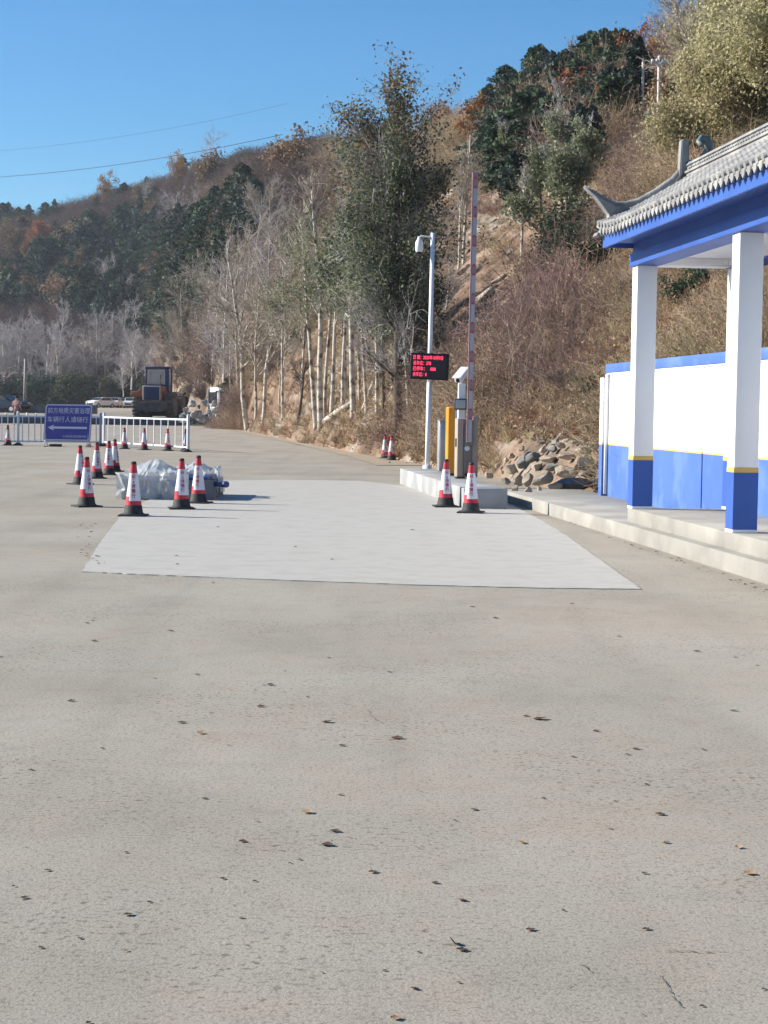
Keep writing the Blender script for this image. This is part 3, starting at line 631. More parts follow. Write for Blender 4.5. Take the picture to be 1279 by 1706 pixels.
for i, (x, y, tp, sd) in enumerate([(945, 385, 215, 120), (935, 370, 250, 121), (975, 330, 190, 122), (900, 360, 235, 123), (850, 330, 200, 124)]):
    tree_px(x, y, tp, 'small_tree', sd, dict(SPREAD, n=[1, 14, 9, 5]), 8, bark_dark, twig_grey, ['twisted grey tree leaning over the rock face left of the roof tip', 'grey twiggy tree close behind the twisted one on the upper slope', 'grey tree directly above the upturned roof tip', 'grey tree just right of the slender slope birch', 'grey tree on the upper slope below the dark pines'][i], lean=(.05, 0), leafm=[leaf_olive], nl=2200, ls=.07, zlim=(.2, 1.))
# bare trees filling the bank behind
GB = [(305, 640, 450, 0), (330, 655, 420, 1), (352, 650, 400, 0), (372, 660, 390, 2), (395, 650, 370, 1), (470, 640, 430, 0), (700, 600, 330, 0), (715, 570, 340, 2), (725, 640, 430, 1), (575, 610, 360, 0), (440, 560, 290, 2), (410, 520, 280, 1), (320, 560, 400, 0), (640, 640, 380, 2), (465, 690, 480, 1), (360, 690, 500, 0), (385, 680, 470, 2)]
bare_b = [baretree('bare_tree', 40+i, 9, dict(SPREAD, n=[1, 22, 12, 7], len=[1, .45, .42, .5], start=[.2, .12, .1], taper=.5), twig_pale if i != 2 else twig_grey, .8) for i in range(3)]
for i, (x, y, tp, k) in enumerate(GB):
    p = base_at(x, y); h = (y-tp)*p.y/FPX
    place(bare_b[k], p, h/10.2, i*1.9, 'bare pale tree in the thicket on the bank behind the birches', 'tree', 'bare trees in the thicket behind the birches')
# dark young conifer by the white bus
p = base_at(383, 672); place(pines[2], p, 60*p.y/FPX/5.5, .4, 'dark green conifer beside the white minibus at the left end of the bank', 'pine tree', None)
p = base_at(272, 560); place(roundtree('autumn_tree', 61, 5, 1.8, leaf_yellow), p, .6, 0, 'yellow leaved tree at the right end of the grey tree belt', 'tree', None)
# big yellow-green tree behind the pavilion roof
for (x, y, d, hh, sd, lb, nl) in [(1290, 330, 46, 6.4, 130, 'large pale yellow green tree hanging over the pavilion roof at the top right corner', 38000), (1205, 255, 49, 5, 131, 'smaller yellow green tree at the left edge of the large one above the roof', 20000)]:
    u, v = uv(x, y); z = float(H(u*d, d)); top = W(x, -300 if sd == 130 else 10, d).z
    t = make_tree('yellowing_tree', sd, (top-z), .16, dict(SPREAD, n=[1, 30, 12, 7], start=[.04, .12, .1], up=[.02, -.02, -.06, -.14], len=[1, .36 if sd == 130 else .42, .45, .5], taper=.2), bark_dark, twig_pale, leafm=[leaf_pale], nl=nl*2, ls=.048, zlim=(.05, 1.5), clump=.22, parent_loc=(u*d, d, z), droop=.6)
    tag(t, lb, 'tree')
for (x, y, tp, sd, lb) in [(1145, 120, -60, 140, 'pale bare tree on the skyline left of the big yellow green tree'), (1170, 210, -20, 141, 'pale bare tree reaching into the sky behind the utility poles')]:
    tree_px(x, y, tp, 'bare_tree', sd, SPREAD, 9, bark_pale, twig_pale, lb, lean=(-.1, 0))
# fallen log and stumps
p0 = base_at(541, 708); p1 = base_at(588, 682); p0.z += .12; p1.z += .25
m = MB(); m.tube([p0, p0.lerp(p1, .5)+Vector((0, 0, .03)), p1], [.13, .11, .08], 8)
tag(m.build('fallen_log', bark_pale), 'pale fallen log lying across the bank behind the forked birch', 'log')
p0 = base_at(604, 688); p1 = base_at(622, 655); m = MB(); m.tube([p0, p1+Vector((0, 0, .4))], [.1, .06], 7)
tag(m.build('fallen_log', bark_pale), 'shorter grey log propped on the bank right of the tall birch', 'log')

# ------------------------------------------------------------------ rocks
def rock(seed, sx, sy, sz, m, name='boulder', rough=.22):
    bm = bmesh.new(); bmesh.ops.create_icosphere(bm, subdivisions=4, radius=1); rr = random.Random(seed)
    pl = [(Vector((rr.gauss(0, 1), rr.gauss(0, 1), rr.gauss(0, .8))).normalized(), rr.uniform(.42, .8)) for _ in range(17)]
    for v in bm.verts:
        c = v.co.copy()
        for n_, k in pl:
            q = c.dot(n_)
            if q > k: c -= n_*(q-k)*.93
        nz = float(fbm(np.array([c.x*2.2+seed*3]), np.array([c.y*2.2+c.z*1.7]), 4, seed)[0]); c *= 1+nz*rough
        v.co = Vector((c.x*sx, c.y*sy, c.z*sz))
    me = bpy.data.meshes.new(name); bm.to_mesh(me); bm.free(); me.materials.append(m); return bpy.data.objects.new(name, me)
stone_g = mat('grey_green_stone', (.20, .205, .195), .9, c2=(.31, .30, .27), scale=3, bump=.6, bscale=9, c3=(.13, .14, .14), s3=2.2)
stone_t = mat('tan_stone', (.36, .29, .22), .9, c2=(.25, .21, .17), scale=3, bump=.6, bscale=9, c3=(.42, .37, .30), s3=2.5)
stone_d = mat('dark_stone', (.12, .125, .14), .9, c2=(.19, .19, .20), scale=4, bump=.6, bscale=9)
def put_rock(px, py, wpx, hpx, m, seed, label, cat='boulder', dd=0, rz=None, group=None, dmin=None):
    p = hit(px, py+hpx*.3, dmin) or G(px, py+hpx*.5)
    gp = G(px, py+hpx/2, .12) if (py+hpx/2) > 700 else p
    d = (min(p.y, gp.y) if gp.y > 0 else p.y)-.45-dd
    c = W(px, py, d); s = d/FPX
    o = rock(seed, wpx*s/2*1.25, wpx*s/2*1.0, hpx*s/2*1.35, m); col.objects.link(o); o.location = c; o.rotation_euler = (0, 0, rz if rz is not None else random.uniform(-.3, .3))
    tag(o, label, cat, group); return o
RK = [(975, 775, 40, 20, stone_g, 'grey boulder with a rounded nose, topmost of the pile beside the blue wall'),
      (944, 789, 44, 22, stone_t, 'tan pointed boulder in the middle of the rock pile'),
      (983, 790, 34, 15, stone_g, 'flat grey boulder under the topmost one beside the blue wall'),
      (960, 806, 68, 20, stone_d, 'long dark boulder at the bottom right of the rock pile'),
      (902, 798, 34, 28, stone_t, 'brown squarish boulder at the bottom centre of the rock pile'),
      (925, 810, 30, 13, stone_t, 'low brown stone between the squarish boulder and the long dark one'),
      (990, 803, 22, 18, stone_d, 'dark stone at the foot of the blue wall corner'),
      (877, 802, 22, 22, stone_t, 'upright tan stone left of the brown squarish boulder'),
      (861, 799, 20, 22, stone_t, 'upright pale stone at the left end of the pile'),
      (852, 780, 24, 22, stone_t, 'broad pale stone above the left end of the pile'),
      (870, 772, 26, 20, stone_g, 'pale greenish stone on the upper left of the pile'),
      (888, 761, 26, 18, stone_g, 'pale greenish stone at the top left of the pile'),
      (893, 777, 28, 14, stone_t, 'flat tan stone leaning on the greenish ones'),
      (915, 765, 30, 12, stone_t, 'flat tan slab on top of the rock pile'),
      (921, 749, 24, 12, stone_g, 'grey stone lying above the rock pile'),
      (945, 760, 34, 13, stone_t, 'long tan stone above the grey boulders'),
      (971, 752, 30, 12, stone_t, 'tan stone above the topmost grey boulder'),
      (985, 741, 28, 14, stone_t, 'pinkish tan stone near the top corner of the blue and white wall'),
      (903, 737, 18, 8, stone_g, 'small flat grey stone highest up the slope over the pile'),
      (920, 778, 26, 12, stone_g, 'small greenish stone behind the tan pointed boulder')]
for i, (x, y, a, b, m, lb) in enumerate(RK): put_rock(x, y, a, b, m, 200+i, lb)
SR = [(836, 786), (843, 801), (829, 775), (858, 815), (880, 817), (955, 737), (940, 728), (966, 705), (982, 690), (870, 748), (852, 760), (935, 742), (905, 750), (973, 722), (890, 730), (842, 768), (815, 790), (898, 815), (925, 735), (950, 715)]
for i, (x, y) in enumerate(SR): put_rock(x, y, random.uniform(9, 18), random.uniform(6, 12), stone_t, 240+i, 'small tan stone strewn around the rock pile by the wall', 'stone', group='small stones around the rock pile')
# rock outcrop behind the barrier arm
def slab_rock(px, py, wpx, hpx, ang, m, seed, label):
    p = hit(px, py) or W(px, py, 60); s = p.y/FPX
    o = rock(seed, wpx*s/2, wpx*s*.25, hpx*s/2, m, 'rock_outcrop', .15); col.objects.link(o); o.location = p+Vector((0, -.1, 0)); o.rotation_euler = (0, -ang, 0); tag(o, label, 'rock')
slab_rock(800, 500, 75, 22, R(38), stone_t, 301, 'large pale rock slab jutting from the slope behind the barrier arm')
slab_rock(800, 535, 60, 34, R(35), stone_g, 302, 'grey rock block directly under the large pale slab')
slab_rock(765, 545, 50, 18, R(40), stone_g, 303, 'pale lower rock ledge left of the barrier arm')
slab_rock(775, 450, 40, 12, R(35), stone_t, 304, 'thin rock ledge above the large pale slab')
slab_rock(830, 470, 46, 12, R(35), stone_t, 305, 'thin tan ledge right of the large pale slab')
slab_rock(985, 385, 40, 26, R(50), stone_t, 306, 'tan rock face just below the upturned roof tip')
slab_rock(925, 405, 46, 14, R(40), stone_t, 307, 'tan rock rib below the twisted grey tree')
slab_rock(860, 395, 50, 10, R(38), stone_t, 308, 'long tan rock rib on the bare slope by the slender birch')
slab_rock(318, 648, 60, 44, R(12), mat('yellow_rock', (.36, .30, .20), .95, c2=(.26, .2, .14), scale=.8, bump=1, bscale=2), 309, 'yellowish rock face at the foot of the slope behind the wheel loader')
rs_ = random.Random(21)
for i in range(34):
    x = rs_.uniform(775, 985); y = rs_.uniform(335, 575-(x-770)*.62)
    slab_rock(x, y, rs_.uniform(12, 42), rs_.uniform(5, 13), R(rs_.uniform(25, 50)), stone_t, 320+i, 'small tan rock ledge on the bare earth above the brush')
    bpy.context.scene.collection.objects[-1]['group'] = 'small rock ledges on the bare slope'
# rubble heap beside the loader
g = np.random.default_rng(77)
rub = mat('pale_rubble', (.46, .46, .44), .9, c2=(.28, .28, .28), scale=2.5, bump=.5, bscale=6)
for i in range(60):
    t = g.random(); x = 300+72*g.random(); h = (1-abs((x-338)/42)**2)*34*g.random(); y = 700-h; d = 116+g.uniform(-2, 4)*1
    s = d/FPX; a = g.uniform(8, 18)
    o = rock(400+i, a*s/2, a*s/2, a*s/2*.8, rub if g.random() < .7 else stone_g, 'rubble_block', .2); col.objects.link(o); o.location = W(x, y, d); o.rotation_euler = tuple(g.uniform(0, 3, 3))
    if i % 3 == 0: o.location.z = min(o.location.z, float(gz(o.location.x, d))+.3)
    tag(o, 'broken pale block in the rubble heap beside the wheel loader', 'rubble', 'blocks of the rubble heap beside the loader')

# ------------------------------------------------------------------ concrete slab, island, steps
conc = mat('new_concrete', (.405, .39, .352), .85, c2=(.44, .425, .388), scale=6.3, lo=.3, hi=.7, bump=.3, bscale=60, c3=(.39, .375, .337), s3=3.1)
conc_o = mat('old_concrete', (.29, .28, .25), .9, c2=(.215, .205, .18), scale=2.2, lo=.35, hi=.7, bump=.35, bscale=35, c3=(.33, .315, .28), s3=1.1)
sl = [(137, 952), (163, 908), (198, 862), (240, 836), (300, 812), (348, 801), (470, 799), (600, 801), (690, 812), (800, 826), (846, 838), (880, 855), (930, 883), (1000, 932), (1068, 981), (900, 979), (700, 974), (450, 965), (250, 957)]
poly = [G(x, y, .008) for x, y in sl]; rr = random.Random(3)
m = MB(); pp = []
for i, p in enumerate(poly):
    q = poly[(i+1) % len(poly)]
    for k in range(14):
        t = k/14; c = p.lerp(q, t); pp.append((c.x+rr.uniform(-.01, .01)*(k > 0), c.y+rr.uniform(-.012, .012)*(k > 0)))
m.prism(pp, -.02, .008)
tag(m.build('concrete_slab', conc), kind='structure')
# crack joints sawn in the slab are left to the material; building frame:
C2 = G(1220, 888, .33); C1 = G(1053, 848, .33)
AX = Vector((C1.x-C2.x, C1.y-C2.y, 0)); LEN = AX.length; BR = math.atan2(-AX.x, AX.y)
bA = Vector((-math.sin(BR), math.cos(BR), 0)); bB = Vector((math.cos(BR), math.sin(BR), 0))
def BW(x, y, z): return C2*1.0+bB*x+bA*y+Vector((0, 0, z-.33))
def bframe(p): d = Vector(p)-C2; return d.dot(bB), d.dot(bA)
m = MB(); m.box(-.13, 1.25, -9, 12.6, -.1, .17, bev=.012)
st = m.build('lower_step', conc_o); st.location = (C2.x, C2.y, 0); st.rotation_euler = (0, 0, BR); tag(st, kind='structure')
# barrier island
ic = G(772, 848); fl = G(667, 806); L_ = (Vector((fl.x, fl.y, 0))-Vector((ic.x, ic.y, 0))).length
isl = empty('traffic_island', ic, BR, 'long raised concrete island carrying the raised barrier and camera post', 'traffic island')
conc_i = mat('island_concrete', (.33, .335, .33), .9, c2=(.25, .255, .255), scale=1.6, bump=.35, bscale=30, c3=(.38, .38, .37), s3=.9)
m = MB()
m.box(0, .64, 0, 4.2, -.05, .30, bev=.012); m.box(0, .64, 4.215, L_, -.05, .295, bev=.012)
m.build('block', conc_i, isl)

# ------------------------------------------------------------------ pavilion
white = mat('white_paint', (.80, .80, .80), .6, c2=(.76, .76, .765), scale=2, bump=.08, bscale=40)
blue = mat('blue_paint', (.032, .092, .34), .5, c2=(.042, .11, .38), scale=1.5, bump=.08, bscale=40)
bluew = mat('faded_blue_paint', (.058, .128, .39), .6, c2=(.072, .15, .43), scale=1.2, bump=.1, bscale=30, c3=(.10, .185, .44), s3=2)
yel = mat('yellow_line_paint', (.62, .40, .10), .6)
tile = mat('grey_roof_tile', (.275, .275, .27), .85, c2=(.19, .19, .195), scale=5, bump=.5, bscale=30, c3=(.33, .33, .315), s3=3)
pav = empty('pavilion', (C2.x, C2.y, 0), BR, 'blue and white roofed pavilion with grey tiles and an upturned eave', 'pavilion')
E1 = LEN+.23; Y0 = -9.0; CB = 3.08
m = MB(); m.box(0.0, 1.15, Y0, E1+.0, .165, .33, bev=.01); m.build('platform', conc_o, pav)
def column(x, y):
    m = MB(); m.box(x, x+.23, y, y+.23, .93, CB, bev=.008); c = m.build('column', white, pav)
    m = MB(); m.box(x-.002, x+.232, y-.002, y+.232, .885, .93, bev=.003); m.build('painted_line', yel, c)
    m = MB(); m.box(x-.001, x+.231, y-.001, y+.231, .36, .885); m.build('painted_base', blue, c)
    m = MB(); m.box(x-.004, x+.234, y-.004, y+.234, .33, .36, bev=.004); m.build('plinth', white, c)
for k in range(4):
    column(0, LEN-k*LEN if k < 2 else -(k-1)*LEN); column(1.11, LEN-k*LEN if k < 2 else -(k-1)*LEN)
m = MB()
for x in (-.03, 1.08): m.box(x, x+.29, Y0, E1+.03, CB, CB+.15, bev=.004)
m.build('beam', blue, pav)
m = MB(); m.box(.262, 1.078, E1-.26, E1+.02, CB+.002, CB+.148, bev=.004); m.build('cross_beam', white, pav)
m = MB()
for x in (0, 1.11): m.box(x, x+.23, Y0, E1, CB+.15, CB+.26)
m.box(.232, 1.108, E1-.24, E1-.01, CB+.15, CB+.258)
m.build('upper_beam', blue, pav)
m = MB(); m.box(.262, 1.078, Y0, E1-.262, CB+.09, CB+.14); m.box(.264, .31, Y0, E1-.262, CB+.02, CB+.088); m.box(1.03, 1.076, Y0, E1-.262, CB+.02, CB+.088); m.box(.312, 1.028, E1-.31, E1-.264, CB+.02, CB+.088)
for k in range(3): m.box(.312, 1.028, -k*LEN-.02, -k*LEN+.22, CB-.0, CB+.088)
m.build('ceiling', white, pav)
EX = -.34; RX = .67; EZ = CB+.40; RZ = 4.10; EE = E1+.12
m = MB(); m.box(EX+.03, 2*RX-EX-.03, Y0, E1+.02, CB+.26, CB+.30); m.build('soffit', blue, pav)
m = MB()
m.box(EX, EX+.03, Y0, E1+.05, CB+.21, CB+.35); m.box(2*RX-EX-.03, 2*RX-EX, Y0, E1+.05, CB+.21, CB+.35); m.box(EX+.032, 2*RX-EX-.032, E1+.022, E1+.048, CB+.212, CB+.35)
m.build('fascia', blue, pav)
def rprof(t):  # t 0 eave .. 1 ridge
    return EX-.06+(RX-EX+.06)*t, (EZ-.02)+(RZ-EZ+.02)*(t**1.18)
def sweep(yv):  # eaves lift a little towards the end
    return .10*max(0, (yv-(EE-1.0))/1.0)**2
m = MB(); ysr = np.arange(Y0, EE+.001, .16); K = 9
for side in (1, -1):
    rows = []
    for yv in list(np.linspace(Y0, EE-1, 12))+list(np.linspace(EE-.9, EE, 10)):
        r_ = []
        for k in range(K+1):
            t = k/K; x, z = rprof(t); x = x if side == 1 else 2*RX-x; r_.append(m.bm.verts.new((x, yv, z+sweep(yv)*(1-t))))
        rows.append(r_)
    for a, b in zip(rows, rows[1:]):
        for k in range(K): m.bm.faces.new((a[k], a[k+1], b[k+1], b[k]))
    low = []
    for a in rows: low.append(m.bm.verts.new(a[0].co-Vector((0, 0, .035))))
    for (a, b), (c, d) in zip(zip(rows, rows[1:]), zip(low, low[1:])): m.bm.faces.new((a[0], b[0], d, c))
    for yv in ysr:
        pts = []
        for k in range(K+1):
            t = k/K; x, z = rprof(t); x = x if side == 1 else 2*RX-x; pts.append((x-(.02*side if k == 0 else 0), yv, z+sweep(yv)*(1-t)+.018))
        m.tube(pts, .038, 8)
        # overlapping tile rings
        for k in range(1, 12):
            t = k/12; x, z = rprof(t); x2, z2 = rprof(t+.03); x = x if side == 1 else 2*RX-x; x2 = x2 if side == 1 else 2*RX-x2
            m.tube([(x, yv, z+.018+sweep(yv)*(1-t)), (x2, yv, z2+.018+sweep(yv)*(1-t))], [.044, .040], 8)
    # drip tiles hanging between the ribs
    for yv in ysr[:-1]:
        x, z = rprof(0); x = x if side == 1 else 2*RX-x; z += sweep(yv)
        c = yv+.08; pol = [(c-.055, z-.0), (c-.045, z-.05), (c, z-.085), (c+.045, z-.05), (c+.055, z-.0)]
        m.prism(pol, x-.008, x+.008, 'YZ')
m.build('tiled_roof', tile, pav)
# gable infill under the tiles
m = MB(); gp = [(rprof(k/8)[0]+.08, rprof(k/8)[1]-.05) for k in range(9)]
m.prism(gp+[(2*RX-x, z) for x, z in gp[::-1]], E1-.1, E1+.06, 'XZ'); m.build('gable', tile, pav)
# main ridge
m = MB(); m.prism([(RX-.07, RZ-.06), (RX-.07, RZ+.05), (RX-.09, RZ+.05), (RX-.09, RZ+.075), (RX-.06, RZ+.075), (RX-.06, RZ+.13), (RX-.08, RZ+.135), (RX-.05, RZ+.175), (RX+.05, RZ+.175), (RX+.08, RZ+.135), (RX+.06, RZ+.13), (RX+.06, RZ+.075), (RX+.09, RZ+.075), (RX+.09, RZ+.05), (RX+.07, RZ+.05), (RX+.07, RZ-.06)], Y0, EE-.05, 'XZ')
for k in range(70):
    yv = EE-.2-k*.18
    if yv < Y0: break
    m.tube([(RX-.062, yv, RZ+.1), (RX-.062, yv-.06, RZ+.115), (RX-.062, yv-.12, RZ+.09)], .014, 5)
m.build('main_ridge', tile, pav)
# descending ridges with the upturned tips
def hipridge(side):
    P_ = [(RX-.02, RZ+.16), (.48, RZ-.03), (.28, 3.925), (.08, 3.81), (-.08, 3.765), (-.20, 3.77), (-.32, 3.82), (-.43, 3.89), (-.56, 3.975)]
    lo = [(RX-.02, RZ-.1), (.48, 3.80), (.28, 3.68), (.08, 3.58), (-.08, 3.50), (-.24, 3.45), (-.40, 3.435), (-.36, 3.50), (-.27, 3.58), (-.28, 3.67), (-.35, 3.76), (-.44, 3.87), (-.56, 3.965)]
    f = (lambda x: x) if side == 1 else (lambda x: 2*RX-x)
    m = MB(); m.prism([(f(x), z) for x, z in P_]+[(f(x), z) for x, z in lo[::-1][1:]], EE-.10, EE+.06, 'XZ', bev=.006)
    m.tube([(f(x), EE-.02, z+.012) for x, z in P_], [.05]*5+[.045, .038, .03, .018], 8)
    m.tube([(f(x), EE+.055, z-.10+.03*(i > 5)) for i, (x, z) in enumerate(P_[:7])], .016, 6)
    m.tube([(f(x), EE+.055, z-.17+.03*(i > 5)) for i, (x, z) in enumerate(P_[:6])], .016, 6)
    for i in range(6):
        x, z = lo[6]; m.cyl((f(x), EE-.12+.03*i, z+.02), (f(x-.02), EE-.12+.03*i, z-.02), .02, n=8)
    m.build('descending_ridge', tile, pav)
hipridge(1); hipridge(-1)
# roof ornament: upright post with a curled tail turned to the ridge
orn = mat('dark_glazed_ornament', (.10, .13, .14), .5, c2=(.17, .2, .2), scale=6, bump=.4)
m = MB(); m.prism([(RX-.14, RZ-.12), (RX-.135, RZ+.20), (RX-.125, RZ+.44), (RX-.04, RZ+.44), (RX-.03, RZ+.2), (RX-.02, RZ-.12)], EE-.10, EE+.04, 'XZ', bev=.012); m.build('ornament_post', tile, pav)
m = MB(); cv = [(-.06, .16, .07), (.0, .13, .075), (.07, .14, .075), (.13, .20, .07), (.175, .29, .06), (.18, .37, .055), (.14, .43, .05), (.08, .44, .045), (.045, .40, .035), (.06, .36, .03), (.085, .36, .022)]
m.tube([(RX+x, EE-.04-.02*i, RZ+z) for i, (x, z, r_) in enumerate(cv)], [c[2] for c in cv], 12)
m.prism([(RX-.05, RZ-.05), (RX-.05, RZ+.2), (RX+.10, RZ+.16), (RX+.2, RZ+.22), (RX+.14, RZ+.05), (RX+.1, RZ-.05)], EE-.16, EE-.04, 'XZ', bev=.015)
for k in range(4): m.tube([(RX+.19-.01*k, EE-.06, RZ+.20+.06*k), (RX+.245-.012*k, EE-.08, RZ+.24+.06*k)], [.02, .006], 6)
m.build('curled_ornament', orn, pav)

# ------------------------------------------------------------------ boundary wall
wl = empty('boundary_wall', (C2.x, C2.y, 0), BR, 'low white boundary wall with a blue base, yellow line and blue coping', 'wall')
wx = 1.165; ye = bframe(W(1008, 700, 27.6))[1]; wend = ye-.62
T0, T1 = .955, 1.99
segs = [(Y0, 2.55), (2.556, E1+1.05), (E1+1.10, wend)]
m = MB()
for a, b in segs: m.box(wx, wx+.2, a, b, T0, T1)
m.box(wx+.02, wx+.18, E1+1.05, E1+1.10, T0, T1); m.box(wx-.075, wx+.2, wend+.05, wend+.25, T0, T1-.05)
m.box(wx+.03, wx+.19, wend, wend+.05, T0, T1)
m.build('white_panel', white, wl)
m = MB()
for a, b in segs: m.box(wx, wx+.2, a, b, .15, T0-.02)
m.box(wx+.02, wx+.18, E1+1.05, E1+1.10, .15, T0-.02); m.box(wx-.075, wx+.2, wend+.05, wend+.25, .02, T0-.02); m.box(wx+.03, wx+.19, wend, wend+.05, .1, T0-.02)
m.build('blue_base', bluew, wl)
m = MB()
for a, b in segs: m.box(wx-.003, wx+.2, a, b, T0-.02, T0)
m.box(wx-.078, wx+.2, wend+.05, wend+.25, T0-.02, T0)
m.build('yellow_line', yel, wl)
m = MB(); m.box(wx-.035, wx+.235, Y0, 2.3, T1+.02, T1+.15, bev=.006); m.box(wx-.035, wx+.235, 2.31, wend+.1, T1+.02, T1+.15, bev=.006); m.build('coping', bluew, wl)
m = MB(); m.box(wx-.02, wx+.22, Y0, wend+.08, T1, T1+.02); m.build('coping_drip', white, wl)
m = MB(); m.tube([(wx-.03, wend-.02, T1), (wx-.03, wend-.02, .2)], .028, 8); m.build('downpipe', white, wl)
# black wedge on the platform by the wall
bk = mat('black_rubber', (.018, .018, .02), .7, c2=(.03, .03, .03), scale=9)
m = MB(); m.prism([(0, 0), (.16, 0), (.04, .16)], 0, .12, 'XZ', bev=.01); o = m.build('rubber_wedge', bk)
q = BW(wx-.2, 4.3, .17); o.location = q; o.rotation_euler = (0, 0, BR); tag(o, 'small black rubber wedge leaning at the foot of the blue wall between the columns', 'wedge')

# ------------------------------------------------------------------ barrier, cabinets, camera post
steel = mat('brushed_steel', (.42, .42, .43), .45, c2=(.36, .36, .37), scale=3, metal=.6, bump=.1)
tanp = mat('tan_coating', (.36, .29, .235), .55, c2=(.33, .265, .215), scale=4)
brn = mat('brown_panel', (.20, .165, .15), .5)
blk = mat('black_plastic', (.015, .015, .018), .4)
wht = mat('white_coating', (.75, .76, .78), .4)
gry = mat('grey_coating', (.33, .33, .35), .5)
IT = .30
def at_island(px, d): u, _ = uv(px, 780); return Vector((u*d, d, IT))
# barrier machine
bp_ = at_island(761, 29.6); bar = empty('barrier_gate', bp_, BR, 'tan barrier machine with its long red and grey arm raised upright', 'barrier gate')
m = MB(); m.box(0, .345, .03, .33, 0.02, .99, bev=.015); m.build('housing', tanp, bar)
m = MB(); m.box(.105, .245, 0.0, .03, .03, .97, bev=.008); m.build('front_panel', brn, bar)
m = MB(); m.box(0, .10, 0, .03, .03, .985, bev=.01); m.box(.25, .345, 0, .03, .03, 1.03, bev=.01); m.build('edge_strip', tanp, bar)
m = MB(); m.box(-.01, .14, -.01, .2, -.005, .02); m.build('foot_plate', blk, bar)
m = MB(); m.box(.12, .20, -.012, 0, .60, .63, bev=.004); m.box(.13, .19, -.012, 0, .05, .09, bev=.004); m.box(-.015, 0, .08, .16, .52, .66, bev=.004); m.build('slot', blk, bar)
m = MB(); m.lathe([(0.001, .03), (.03, .026), (.045, .01), (.045, 0)], 20, Matrix.Translation((.165, -.005, .50)) @ Matrix.Rotation(R(90), 4, 'X')); m.build('round_lamp', wht, bar)
arm_m = mat('arm_grey_coating', (.42, .41, .44), .5); arm_r = mat('arm_red_film', (.33, .19, .20), .5); dot_r = mat('arm_red_reflector', (.45, .07, .09), .4)
arm = empty('barrier_arm', (.145, -.07, .62), 0); arm.parent = bar
arm.rotation_euler = (0, R(.35), 0)
AL = 4.36; m = MB(); m.box(0, .088, 0, .04, -.02, AL, bev=.012); m.build('arm_beam', arm_m, arm)
m = MB(); m.box(-.003, .016, -.003, .035, 0, AL-.02); z = .35
while z < AL-.25: m.box(.014, .0905, -.004, .03, z, z+.17); z += .47
m.box(-.004, .094, -.006, .046, AL-.1, AL+.01, bev=.004)
m.build('red_band', arm_r, arm)
m = MB(); z = .35
while z < AL-.25:
    for zz in (z, z+.15): m.box(.03, .07, -.008, -.003, zz, zz+.035, bev=.002)
    z += .47
m.build('reflector', dot_r, arm)
m = MB(); m.box(-.02, .11, .035, .09, -.08, .28, bev=.01); m.build('arm_clamp', brn, bar).location = (.145, -.07, .62)
# orange cabinet
oc = at_island(744.5, 31.0); oc_ = empty('orange_cabinet', oc, BR, 'narrow glossy orange cabinet standing behind the tan barrier machine', 'cabinet')
ora = mat('orange_enamel', (.72, .30, .02), .25, c2=(.68, .27, .02), scale=3)
m = MB(); m.box(0, .30, 0, .30, .03, 1.18, bev=.03, seg=3); m.build('body', ora, oc_)
m = MB(); m.box(.01, .29, .01, .29, 0, .03); m.build('foot', blk, oc_)
m = MB(); m.box(.13, .16, -.012, .0, .08, 1.12, bev=.004); m.build('trim', wht, oc_)
# grey cabinet
gc = at_island(731, 33.2); gc_ = empty('grey_cabinet', gc, BR, 'plain grey steel cabinet left of the orange one', 'cabinet')
m = MB(); m.box(0, .26, 0, .3, .0, .92, bev=.01); m.build('body', steel, gc_)
m = MB(); m.box(.02, .24, -.012, 0, .05, .87, bev=.004); m.build('door', steel, gc_)
m = MB(); m.box(-.01, .27, -.02, .31, .92, .94, bev=.005); m.build('lid', steel, gc_)
# plate camera post
pc = at_island(764.5, 30.4); pp_ = empty('camera_post', pc, BR, 'white post with a bullet camera and a square floodlight beside the barrier', 'camera post')
m = MB(); m.box(-.03, .09, 0, .09, 0, 1.58, bev=.008); m.build('post', wht, pp_)
m = MB(); m.tube([(.03, .04, 1.56), (.02, .0, 1.62), (.01, -.03, 1.64)], .025, 8); m.build('bracket', wht, pp_)
hm = Matrix.Translation((-.0, -.09, 1.70)) @ Matrix.Rotation(R(-30), 4, 'Z') @ Matrix.Rotation(R(26), 4, 'X')
m = MB(); m.box(-.065, .065, -.17, .20, -.055, .055, bev=.02, M=hm); m.box(-.078, .078, -.22, .22, .056, .068, bev=.005, M=hm); hs_ = m.build('camera_housing', wht, pp_)
m = MB(); m.cyl(hm @ Vector((0, -.168, -.005)), hm @ Vector((0, -.180, -.005)), .034, n=20); m.build('lens', blk, hs_)
m = MB(); m.box(-.115, .105, -.10, -.04, 1.13, 1.32, bev=.015); m.box(-.02, .06, -.04, .0, 1.16, 1.28); fl_ = m.build('floodlight', mat('dark_grey_casing', (.07, .07, .08), .5), pp_)
m = MB(); m.box(-.088, .078, -.108, -.101, 1.155, 1.295, bev=.003); m.build('lamp_glass', mat('frosted_glass_face', (.38, .42, .42), .3), fl_)
